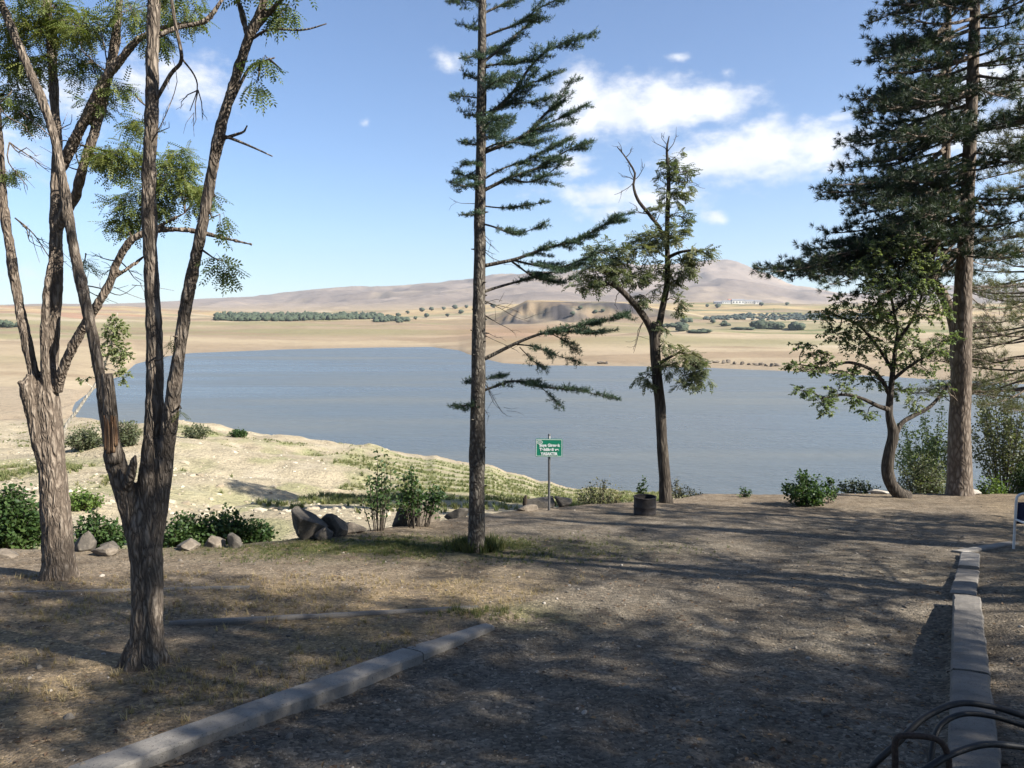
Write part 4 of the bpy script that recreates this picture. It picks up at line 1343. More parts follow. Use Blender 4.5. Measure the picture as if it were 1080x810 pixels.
# ------------------------------------------------------------------ 5. crooked little tree before the pine
def crooked_tree():
    b = G(950, 524); Y = b[1]
    b[2] = terrace_z([b[0]], [b[1]])[0]
    root = thing('fruit_tree', 'small crooked leafy tree with a bent dark trunk left of the big pine', 'tree', b)
    w = MB()
    def T(pts, wid, dy=None):
        tube(w, pl(Y, pts, dy), rp(Y, wid), 12, .1, .015, .12, int(rng.integers(999)))
    T([(957, 526), (948, 521), (940, 510), (936, 496), (938, 478), (942, 458), (938, 438), (939, 418), (942, 390), (945, 362), (947, 340)], [17, 14.5, 12.5, 12, 11.5, 11, 7.5, 6.5, 5, 3.5, 2])
    T([(942, 462), (952, 446), (965, 438), (982, 428), (1002, 404)], [7, 5, 4.5, 4, 2.5], [0, .1, .2, .3, .5])
    T([(938, 432), (925, 428), (908, 420), (890, 416), (866, 420)], [6, 4.5, 3.5, 3, 1.5], [0, -.2, -.3, -.4, -.5])
    T([(939, 418), (930, 402), (918, 390), (895, 382), (870, 388), (840, 384)], [5, 4.5, 3.5, 3, 2.4, 1.2], [0, 0, -.2, -.3, -.4, -.4])
    T([(942, 392), (930, 372), (908, 345), (888, 335), (868, 328)], [4, 3.5, 3, 2.4, 1.2], [0, .1, .1, .1, .1])
    T([(945, 362), (960, 340), (972, 312), (975, 290)], [3.5, 3, 2.4, 1.2], [0, -.2, -.2, -.3])
    T([(946, 345), (940, 315), (930, 285), (926, 265)], [3, 2.6, 2, 1], [0, -.1, -.2, -.2])
    T([(942, 400), (962, 385), (985, 372)], [4, 3, 1.5], [0, -.4, -.5])
    wd, lf = w, MB()
    def C(x, y, rx, ry, n, dz=0., at=None, size=.95, var=(0, 1)):
        n = int(n * 3.1); rx *= 1.45; ry *= 1.45
        dz -= .7 * float(sstep(360, 310, y)) if y < 360 else 0.
        s = (Y + dz) / F
        foliage_cluster(wd, lf, LEAF_T, None if at is None else P(*at, Y), P(x, y, Y + dz), (rx * s, rx * s * .9, ry * s), n, 15, size, .15, .006, var)
    for c in [(838, 386, 12, 5, 7, -.4, (842, 384)), (855, 390, 12, 6, 8, -.4, (860, 387)), (872, 384, 14, 8, 10, -.4, (872, 387)), (848, 366, 14, 5, 6, -.3, (872, 375)), (862, 374, 12, 6, 7, -.3, (880, 384)),
              (846, 412, 14, 6, 8, -.5, (868, 419)), (866, 424, 16, 8, 11, -.5, (870, 420)), (884, 412, 14, 8, 9, -.4, (888, 416)), (900, 424, 12, 7, 7, -.3, (905, 420)), (872, 436, 10, 5, 4, -.5, (880, 420)), (915, 436, 12, 6, 5, -.2, (920, 427)),
              (898, 396, 18, 10, 15, -.2, (900, 384)), (880, 352, 16, 12, 14, .1, (890, 337)), (868, 332, 14, 8, 9, .1, (872, 329)), (886, 318, 14, 9, 9, .2, (890, 336)), (908, 335, 20, 14, 20, .1, (910, 346)), (905, 365, 18, 12, 15, -.1, (920, 360)), (925, 320, 16, 14, 15, -.1, (938, 310)), (930, 290, 14, 12, 10, -.2, (933, 295)), (924, 268, 14, 12, 9, -.2, (927, 270)), (940, 258, 12, 10, 7, -.3, (930, 270)), (960, 252, 12, 8, 6, -.4, (974, 292)), (985, 275, 12, 10, 7, -.4, (975, 290)), (905, 285, 12, 10, 7, -.2, (926, 270)), (915, 300, 12, 9, 6, -.1, (932, 290)),
              (950, 300, 18, 14, 16, -.2, (960, 338)), (972, 292, 16, 16, 15, -.3, (975, 295)), (985, 310, 16, 12, 12, -.3, (972, 312)), (965, 270, 12, 12, 8, -.3, (974, 292)), (970, 330, 18, 14, 16, -.2, (965, 330)), (992, 330, 14, 12, 9, -.2, (972, 318)), (950, 345, 18, 14, 15, .3, (946, 350)), (935, 362, 18, 14, 15, .2, (938, 380)), (960, 368, 18, 12, 13, -.4, (960, 386)), (983, 368, 18, 10, 12, -.5, (980, 373)), (1002, 356, 12, 8, 6, -.5, (985, 372)), (978, 390, 16, 10, 9, -.4, (965, 385)), (920, 400, 16, 10, 10, .1, (925, 397)), (950, 412, 14, 10, 9, .2, (940, 412)), (965, 425, 12, 8, 6, .2, (965, 437)), (935, 340, 14, 10, 9, 0, (944, 350)), (992, 410, 12, 8, 5, .3, (998, 410)), (900, 352, 12, 8, 6, 0, None), (945, 385, 14, 8, 7, .1, (942, 390))]:
        C(*c)
    w.build('trunk', M['bark_mid'], root)
    lf.build('crown', M['leaf_apple'], root)


# ------------------------------------------------------------------ 6. pines
def pine_limb(wl, lf, p0, p1, r0=.05, tpl=PINE_T, spread=.75, start=.35, dens=1., sag=.25, size=1., upt=.5):
    p0, p1 = np.asarray(p0, float), np.asarray(p1, float)
    d = p1 - p0; L = np.linalg.norm(d)
    m1 = p0 + d * .4 + np.array([0, 0, -sag * L * .18]); m2 = p0 + d * .75 + np.array([0, 0, -sag * L * .16])
    p, r = tube(wl, [p0, m1, m2, p1], [r0, r0 * .7, r0 * .45, r0 * .2], 7, .12, .05, 0, int(rng.integers(9999)))
    n = len(p)
    nb = max(4, int(L * (1 - start) / .13 * dens))
    pos, dr = [], []
    for k in range(nb):
        t = start + (1 - start) * (k + rng.random() * .9) / nb
        i = min(n - 2, int(t * (n - 1)))
        q = p[i]; dd = p[min(i + 2, n - 1)] - p[i]; dd /= np.linalg.norm(dd) + 1e-9
        sd = np.cross(dd, [0, 0, 1.]); sd /= np.linalg.norm(sd) + 1e-9
        sg = 1 if k % 2 else -1
        ln = spread * (1.1 - .5 * t) * rng.uniform(.45, 1.1) * min(1., L / 2.0)
        v = sd * sg * rng.uniform(.3, 1) + dd * rng.uniform(.4, 1) + np.array([0, 0, rng.uniform(-.1, .4)])
        v /= np.linalg.norm(v)
        e = q + v * ln + np.array([0, 0, upt * .15 * ln])
        md = (q + e) / 2 - np.array([0, 0, .05 * ln])
        tube(wl, [q, md, e], [r0 * .22, r0 * .17, r0 * .1], 4, .15, 0, cap=False)
        m = max(2, int(ln * .65 / .075))
        tt = np.linspace(.42, 1.02, m)
        pp = np.outer((1 - tt) ** 2, q) + np.outer(2 * tt * (1 - tt), md) + np.outer(tt * tt, e)
        pos.append(pp + rng.normal(0, .045, (m, 3)))
        dr.append(np.tile(v * .55, (m, 1)) + np.array([0, 0, upt]) + rng.normal(0, .35, (m, 3)))
    m = 5
    pos.append(p1 + rng.normal(0, .06, (m, 3))); dr.append(np.tile(d / L * .6 + np.array([0, 0, .5]), (m, 1)) + rng.normal(0, .3, (m, 3)))
    pos, dr = np.concatenate(pos), np.concatenate(dr)
    scatter(lf, tpl[0], tpl[1], pos, dr, size * rng.uniform(.85, 1.25, len(pos)), .6)


def big_pine():
    b = G(1013, 522); Y = b[1]
    b[2] = terrace_z([b[0]], [b[1]])[0]
    root = thing('pine_tree', 'big dark pine on the right with a thick reddish grey trunk and spreading limbs', 'tree', b)
    w = MB()
    main = [(1012, 530), (1012, 519), (1012, 500), (1012, 450), (1014, 400), (1015, 330), (1018, 250), (1022, 180), (1025, 100), (1027, 40), (1030, -60), (1034, -200)]
    mw = [35, 29, 25, 23, 22, 19.5, 16, 14, 12, 11, 9, 3]
    tube(w, pl(Y, main), rp(Y, [k * .93 for k in mw]), 20, .1, .015, .12, 5, fscale=9)
    sec = [(1012, 420), (1009, 385), (1007, 345), (995, 312), (980, 290), (981, 272), (990, 250), (996, 218), (998, 160), (999, 90), (1000, 30), (1003, -60), (1006, -140)]
    tube(w, pl(Y, sec, [.1, .3, .5, .5, .5, .5, .5, .5, .5, .5, .5, .5, .5]), rp(Y, [12, 12, 11.5, 11, 11, 10, 9.5, 8.5, 8, 7, 6, 4.5, 2]), 14, .1, .015, .12, 6, fscale=9)
    lf = MB()
    ml = np.array(main, float)
    def trunk_pt(y, which=0):
        a = np.array(main if which == 0 else sec, float)
        o = np.argsort(a[:, 1])
        x = np.interp(y, a[o, 1], a[o, 0])
        return P(x, y, Y + (.0 if which == 0 else .5))
    # limbs measured from the photo: attach row, tip, depth offset
    L = [(-30, 952, -28, .2), (-10, 945, 5, -.6), (0, 942, 14, .3), (30, 930, 55, .2), (30, 918, 62, -.5), (45, 945, 45, .8), (60, 936, 76, -.9), (75, 925, 100, .4), (80, 903, 104, -.2), (90, 912, 118, .8), (100, 930, 112, -1.2),
         (115, 908, 142, .2), (120, 904, 154, -.5), (130, 925, 160, 1.0), (140, 915, 172, -.9), (160, 905, 196, .5), (165, 866, 203, -.3), (170, 880, 208, .5), (180, 900, 215, -1.1), (195, 902, 226, .8), (200, 930, 240, -1.2),
         (205, 876, 246, -.2), (210, 884, 262, .7), (215, 852, 264, -.5), (222, 826, 286, -.1), (226, 799, 284, -.3), (230, 834, 292, .5), (236, 858, 292, -1.0), (240, 876, 290, .9), (246, 900, 290, -.4), (250, 920, 300, .6), (252, 880, 276, .1), (258, 905, 310, -.8), (262, 930, 318, .4)]
    for ay, tx, ty, dz in L:
        wh = 1 if (ay > -100 and rng.random() < .5) else 0
        pine_limb(w, lf, trunk_pt(ay, wh), P(tx, ty, Y + dz), .05, PINE_T, .8, .25, 1.2, .25, 1.05)
        pine_limb(w, lf, trunk_pt(ay - 6, 1 - wh if ay > -100 else 0), P(tx + rng.uniform(6, 34), ty + rng.uniform(-12, 10), Y + dz + rng.choice([-1, 1]) * rng.uniform(.5, 1.3)), .04, PINE_T, .75, .35, .85, .25, 1.05)
    # limbs to other sides (towards, away, right)
    for ay in range(-170, 285, 10):
        for k in range(1 + (ay < 0 or ay % 20 == 0)):
            a = rng.uniform(-1.0, 1.0) * 1.45 + (0 if k else math.pi) * 0
            a = rng.choice([rng.uniform(.4, 1.6), rng.uniform(-2.8, -1.), rng.uniform(-2.4, -.6), rng.uniform(1.6, 3.6)])
            ln = np.interp(ay, [-200, -50, 120, 260], [.7, 1.7, 2.7, 3.3]) * rng.uniform(.65, 1.1)
            p0 = trunk_pt(ay, 1 if (rng.random() < .4 and ay > -120) else 0)
            p1 = p0 + np.array([math.cos(a) * ln, math.sin(a) * ln, ln * rng.uniform(-.28, .1)])
            pine_limb(w, lf, p0, p1, .04, PINE_T, .8, .25, 1.1, .2, 1.05)
    for ay, tx, ty, dz in [(225, 935, 250, -1.2), (235, 948, 262, -1.6), (180, 950, 190, -1.6), (130, 955, 140, -1.7), (100, 960, 90, -1.6), (60, 960, 60, -1.3), (20, 962, 20, -1.0), (170, 975, 180, -2.0), (210, 970, 225, -2.2), (255, 935, 335, -.3), (262, 918, 345, .1), (80, 950, 85, 1.2), (200, 940, 200, 1.4)]:
        pine_limb(w, lf, trunk_pt(ay), P(tx, ty, Y + dz), .05, PINE_T, .8, .3, 1.2, .25)
    for ay in range(-60, 250, 13):
        a = rng.uniform(-2.5, -.8); ln = rng.uniform(.9, 1.9)
        p0 = trunk_pt(ay, int(rng.random() < .35)); p1 = p0 + np.array([math.cos(a) * ln, math.sin(a) * ln, ln * rng.uniform(-.35, .0)])
        pine_limb(w, lf, p0, p1, .03, PINE_T, .7, .15, 1.1, .2, 1.05)
    # dead lower twigs on the trunk
    for s, tps in (((1013, 300), [(990, 330), (1050, 310), (1045, 335)]), ((1014, 340), [(1045, 350), (1060, 330)]), ((1014, 270), [(1045, 262), (1060, 280)]), ((1014, 250), [(985, 262), (970, 240)]), ((1013, 380), [(1040, 372), (1062, 384)]), ((1014, 410), [(1036, 404), (1050, 420)]), ((1012, 430), [(1000, 410), (992, 416)])):
        dead_twigs(w, P(*s, Y), [P(*t, Y + rng.normal(0, .5)) for t in tps], .018, .05, 4)
    w.build('trunk', M['bark_pine'], root)
    lf.build('crown', M['needle_pine'], root)


def gen_pine(name, label, base, H, crown0, rad, mat_l, nlimb, lean=(0, 0), group=None, trunk_r=.22, tpl=PINE_T2, seed=1, spread=.8, asym=None):
    root = thing(name, label, 'tree', base, group)
    w, lf = MB(), MB()
    b = np.asarray(base, float)
    top = b + np.array([lean[0], lean[1], H])
    tube(w, [b + [0, 0, -.2], b + [0, 0, .3], b + (top - b) * .4, b + (top - b) * .75, top], [trunk_r * 1.35, trunk_r * 1.05, trunk_r * .8, trunk_r * .45, .02], 14, .2, .04, .12, seed, fscale=9)
    for k in range(nlimb):
        t = crown0 + (1 - crown0) * (k + rng.random()) / nlimb
        a = k * 2.4 + rng.normal(0, .3)
        if asym is not None and rng.random() < .6: a = asym + rng.normal(0, .9)
        ln = rad * (1 - .75 * max(0, (t - crown0) / (1 - crown0)) ** 1.2) * rng.uniform(.6, 1.1)
        p0 = b + (top - b) * t
        p1 = p0 + np.array([math.cos(a) * ln, math.sin(a) * ln, ln * rng.uniform(-.3, .15)])
        pine_limb(w, lf, p0, p1, .035, tpl, spread, .3, .9, .2)
    w.build('trunk', M['bark_pine'], root)
    lf.build('crown', M[mat_l], root)
    return root


forked_locust(); pale_locust(); cedar(); slender_tree(); crooked_tree(); big_pine()

# second pine, needles coloured as if sunlit, at the right edge, in front of the big one
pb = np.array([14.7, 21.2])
gen_pine('pine_tree', 'airy pine at the right edge, needles coloured sunlit, branches hanging beside the big pine', (pb[0], pb[1], ground_z(pb[0], pb[1])[0]), 14.5, .2, 3.2, 'needle_pine_lit', 115, (-.2, 0), None, .2, PINE_T2, 9, .85, math.pi)

# off-frame trees that throw the dappled shade
SH = 'unseen shade pines around the yard'
shade_spots = [((10.2, 1.2), 1.0, .2), ((8.6, -3.0), 1.0, 4.0), ((14.8, -.6), 1.2, 3.3), ((6.2, -.4), .9, 1.4), ((13.4, 11.6), .8, 5.1), ((3.2, -5.2), 1.1, .9), ((-4.2, -4.6), 1.1, 3.9), ((-.5, -9.5), 1.3, 5.5), ((-9.5, -1.0), 1.1, 2.2), ((.6, -3.9), 1.0, 1.9)]  # pines behind the camera are added to block sky light
thin_spots = [((12.4, 4.8), 1.0, 1.1), ((16.8, 3.4), 1.2, 3.0), ((9.6, 6.9), .75, 4.7), ((19.5, 6.2), 1.25, .4), ((14.2, 8.2), .95, 2.2)]
slim_spots = {(5.3, 2.3): .5, (4.3, 3.2): .42}
shade_spots += [((5.3, 2.3), .8, 4.4)]  # unseen pine added and slimmed to shade just the forked trunk
proto = None
for (x, y), s, rz in shade_spots:
    z = terrace_z([x], [y])[0]
    if proto is None:
        proto = gen_pine('pine_tree', 'tall unseen pine beyond the picture edge, placed to shade the yard', (x, y, z), 12.5, .26, 3.4, 'needle_pine', 100, (.2, .2), SH, .24, PINE_T2, 12, .95)
        o = proto
    else:
        o = copy_tree(proto)
    o.location = (x, y, z); o.scale = (s * slim_spots.get((x, y), 1), s * slim_spots.get((x, y), 1), s); o.rotation_euler = (0, 0, rz)
TH = 'thin shade pines on the right of the yard'
proto = None
for (x, y), s, rz in thin_spots:
    z = terrace_z([x], [y])[0]
    if proto is None:
        proto = gen_pine('pine_tree', 'thin ragged shade pine right of the yard beyond the picture edge', (x, y, z), 12.5, .3, 3.3, 'needle_pine', 36, (.3, -.2), TH, .2, PINE_T2, 15, .7)
        o = proto
    else:
        o = copy_tree(proto)
    o.location = (x, y, z); o.scale = (s, s, s); o.rotation_euler = (0, 0, rz)

# ------------------------------------------------------------------ shrubs
SG = 'shrubs along the edge of the terrace'
shrub('leafy_bush', 'dense dark green bush at the far left edge behind the pale trunk', 'bush', 14, 588, 74, 80, 'leaf_bush', 150, 1.15, None, 13.2, SG, 22)
shrub('leafy_bush', 'low green bush between the pale locust trunk and the dark forked trunk', 'bush', 104, 580, 60, 42, 'leaf_bush', 60, 1., None, 13.0, SG, 18)
shrub('leafy_bush', 'green bush just right of the dark forked trunk, left end of the shrub row', 'bush', 196, 580, 62, 38, 'leaf_bush', 70, 1., None, 13.2, SG, 20)
shrub('leafy_bush', 'tallest green bush in the middle of the shrub row right of the forked trunk', 'bush', 234, 578, 54, 50, 'leaf_bush', 60, 1., None, 13.4, SG, 20)
shrub('leafy_bush', 'low green bush ending the shrub row on the right', 'bush', 270, 576, 44, 32, 'leaf_bush', 45, .95, None, 13.6, SG, 18)
shrub('leafy_bush', 'rounded leafy shrub rising above the boulder pile left of the cedar', 'bush', 440, 556, 62, 68, 'leaf_bush', 30, .95, None, None, SG, 20, .3)
shrub('leafy_bush', 'sparse upright shrub between the boulder pile and the rounded leafy shrub', 'bush', 398, 560, 50, 86, 'leaf_bush', 17, .9, None, None, SG, 15, .2)
shrub('dry_shrub', 'thin pale dry shrub left of the black drum', 'bush', 634, 534, 52, 32, 'leaf_dry', 46, .8, None, 18.6, SG, 12, .2)
shrub('dry_shrub', 'wispy dry weed just right of the slender trunk', 'bush', 724, 529, 34, 18, 'leaf_dry', 26, .7, None, 20.2, SG, 9, .1)
shrub('thin_weed', 'tall spike of leaves rising out of the rounded leafy shrub near the cedar', 'weed', 437, 556, 10, 86, 'leaf_bush', 3, .9, None, 13.4, None, 20, .3)
shrub('thin_weed', 'single thin upright weed standing behind the black drum', 'weed', 678, 534, 12, 36, 'leaf_bush', 7, .75, None, 17.6, None, 14, .3)
shrub('thin_weed', 'thin dry weed against the right side of the slender trunk', 'weed', 712, 528, 14, 36, 'leaf_dry', 8, .75, None, 19.6, None, 12, .2)
shrub('thin_weed', 'tiny dark weed alone on the terrace lip right of the slender trunk', 'weed', 785, 524, 16, 10, 'leaf_bush', 12, .8, None, None, None, 7, .1)
shrub('leafy_bush', 'dark green upright bush on the terrace left of the crooked tree', 'bush', 850, 533, 50, 36, 'leaf_bush', 44, 1.05, None, None, SG, 20, .1)
shrub('thin_weed', 'tall thin leafy shoot rising from the right side of the dark upright bush', 'weed', 876, 531, 14, 40, 'leaf_bush', 7, 1., None, None, None, 18, .2)
shrub('dry_shrub', 'low olive shrub between the dark upright bush and the crooked tree', 'bush', 903, 524, 44, 22, 'leaf_sage', 40, .9, None, 20.4, SG, 12)
shrub('dry_shrub', 'grey green twiggy shrub filling the gap between the crooked tree and the pine', 'bush', 976, 524, 66, 52, 'leaf_sage', 90, .95, None, 21.6, SG, 18)
shrub('leafy_bush', 'bright green low bush right of the pine trunk', 'bush', 1046, 523, 46, 24, 'leaf_lime', 60, .9, None, 21.4, SG, 16)
shrub('leafy_bush', 'dark bush at the right edge behind the white tube chair', 'bush', 1085, 522, 46, 40, 'leaf_bush', 60, 1., None, 21.6, SG, 18)
shrub('tall_shrub', 'tall thin leafed shrub arching behind the right side of the pine trunk', 'bush', 1060, 522, 100, 160, 'leaf_sage', 60, 1.15, None, 22.6, SG, 60, .25, foot=.05)
shrub('tall_shrub', 'dark hanging shrub seen between the crooked tree and the pine trunk', 'bush', 978, 520, 80, 110, 'leaf_apple', 50, 1.15, None, 23.0, SG, 46, .35, foot=.05)
BG = 'bushes scattered on the dry lake bank'
shrub('bank_bush', 'small round dark bush alone near the top of the pale bank', 'bush', 252, 470, 17, 13, 'leaf_bush', 70, 2.4, None, 70, BG, 12, .0)
shrub('bank_bush', 'sage coloured bush on the bank just right of the middle dark limb', 'bush', 208, 465, 34, 20, 'leaf_sage', 60, 2.2, None, 60, BG, 10, .0)
shrub('bank_bush', 'sage coloured bush on the bank right of the pale locust trunk', 'bush', 92, 508, 44, 36, 'leaf_sage', 90, 1.7, None, 38, BG, 12, .0)
shrub('bank_bush', 'green bush on the bank seen through the fork of the dark trunk', 'bush', 137, 500, 26, 46, 'leaf_sage', 70, 1.5, None, 38, BG, 14, .0)
shrub('bank_bush', 'small green bush low on the bank behind the pale locust trunk', 'bush', 86, 552, 44, 30, 'leaf_lime', 70, 1., None, 19, BG, 12, .0)


def sapling():
    Y = 19.
    b = P(64, 470, Y)
    gz = ground_z(b[0], Y)[0]
    b0 = np.array([b[0] - .6, Y, gz])
    root = thing('sapling', 'pale thin leaning sapling with light leaves between the two locust trunks', 'tree', b0)
    w = MB()
    tube(w, [b0, P(66, 458, Y), P(84, 430, Y), P(101, 405, Y), P(112, 380, Y), P(120, 350, Y), P(124, 330, Y)], [.05, .045, .04, .034, .026, .016, .006], 8, .1, .01)
    wd, lf = w, MB()
    s = Y / F
    for x, y, rx, ry, n in [(124, 345, 14, 18, 26), (128, 372, 14, 18, 26), (118, 362, 14, 18, 22), (130, 395, 10, 14, 16), (118, 350, 12, 16, 24), (128, 365, 12, 16, 14), (112, 375, 12, 14, 12), (126, 390, 10, 12, 9), (122, 338, 8, 10, 6), (105, 388, 9, 9, 6), (88, 400, 12, 10, 5)]:
        foliage_cluster(wd, lf, LEAF_T, P(112, 380, Y), P(x, y, Y), (rx * s, rx * s, ry * s), n, 14, 1., .3, .004)
    w.build('trunk', M['bark_pale'], root)
    lf.build('crown', M['leaf_pale'], root)


sapling()

# ------------------------------------------------------------------ kerbs
def kerb(name, label, p0, p1, width, top, depth, mat, seed, group=None, right=True):
    p0, p1 = np.asarray(p0[:2], float), np.asarray(p1[:2], float)
    d = p1 - p0; L = np.linalg.norm(d); d /= L
    nrm = np.array([d[1], -d[0]]) * (1 if right else -1)
    n = max(6, int(L / .05)); m = 9
    prof = [(0, -depth), (0, -.02), (.012, -.004), (.25 * width, 0), (.5 * width, .002), (.75 * width, 0), (width - .014, -.005), (width, -.022), (width, -depth)]
    V = np.zeros((n, m, 3))
    for i in range(n):
        t = i / (n - 1)
        for j, (o_, z_) in enumerate(prof):
            q = p0 + d * t * L + nrm * o_
            V[i, j] = (q[0], q[1], -SLOPE * q[1] + top + z_)
    q = V.reshape(-1, 3)
    dz = fbm(q * 2, 2, seed) * .006 + fbm(q * 16, 2, seed + 1) * (.005 if 'rough' in mat else .002)
    dn = fbm(q * 6 + 9, 3, seed + 2) * (.014 if 'rough' in mat else .006)
    q[:, 2] += dz; q[:, 0] += nrm[0] * dn; q[:, 1] += nrm[1] * dn
    i = np.arange(n - 1)[:, None] * m + np.arange(m - 1)[None]
    f = np.stack([i, i + m, i + m + 1, i + 1], -1).reshape(-1, 4)
    if not right: f = f[:, ::-1]
    mb = MB()
    c0 = q[:m].mean(0); c1 = q[-m:].mean(0)
    v = np.vstack([q, c0, c1])
    nn = n * m
    f3 = [(nn, j, j + 1) for j in range(m - 1)] + [(nn + 1, (n - 1) * m + j + 1, (n - 1) * m + j) for j in range(m - 1)]
    mb.add(v, f3, f)
    o = rebase(mb.build(name, M[mat], None, False))
    me = o.data
    tag(o, label, 'kerb', group)
    return o


KG = 'concrete kerbs of the yard'
def lp(a, b, t): return a + (b - a) * t
kext = KL0 - (KL1 - KL0) * .25
crk = .73
kerb('kerb', 'smooth pale concrete kerb running to the bottom left corner, nearer length before the crack', kext, lp(KL0, KL1, crk - .004), .24, .008, .3, 'concrete', 3, KG)
kerb('kerb', 'smooth pale concrete kerb length beyond the crack, ending by the grass tuft', lp(KL0, KL1, crk + .004), KL1, .225, .002, .3, 'concrete', 8, KG)
kr_ext = KR0 - (KR1 - KR0) * .3
kerb('kerb', 'rough thick concrete kerb at bottom right, passing under the black hoses', kr_ext, lp(KR0, KR1, .36), .25, .10, .5, 'concrete_rough', 12, KG)
kerb('kerb', 'rough concrete kerb length ahead of the hoses on the right, ending at a gap', lp(KR0, KR1, .368), KR1, .25, .10, .5, 'concrete_rough', 14, KG)
a0, a1 = G(1001, 629), G(1009, 603)
kerb('kerb', 'short sunken kerb block just past the gap on the right', a0, a1, .25, .05, .4, 'concrete_rough', 16, KG)
a0, a1 = G(1010, 600), G(1013, 586)
kerb('kerb', 'small sunlit kerb block, farthest of the right kerb line', a0, a1, .24, .06, .4, 'concrete', 18, KG)
kerb('kerb', 'sunken edging strip running right from the farthest right kerb block towards the chair', G(1016, 584), G(1075, 574), .18, .03, .3, 'concrete', 19, KG, False)
kerb('kerb', 'low half buried edging strip across the dry grass meeting the pale kerb end', G(178, 660), G(505, 643), .10, .03, .3, 'concrete_rough', 20, KG, False)
kerb('kerb', 'low half buried edging strip at far left behind the dark forked trunk', G(-60, 628), G(262, 621), .10, .02, .3, 'concrete_rough', 22, KG, False)


# ------------------------------------------------------------------ sign
def text_mesh(txt, size, width=None):
    cu = bpy.data.curves.new('t', 'FONT'); cu.body = txt; cu.size = size; cu.align_x = 'CENTER'; cu.extrude = .0012; cu.offset = .0035
    o = bpy.data.objects.new('t', cu); COL.objects.link(o)
    me = bpy.data.meshes.new_from_object(o.evaluated_get(bpy.context.evaluated_depsgraph_get()))
    n = len(me.vertices); v = np.empty(n * 3, np.float32); me.vertices.foreach_get('co', v); v = v.reshape(-1, 3).astype(float)
    tri = me.calc_loop_triangles(); f = np.array([t.vertices[:] for t in me.loop_triangles])
    bpy.data.objects.remove(o); bpy.data.curves.remove(cu); bpy.data.meshes.remove(me)
    if width:
        v[:, 0] *= width / (v[:, 0].max() - v[:, 0].min())
    return v, f


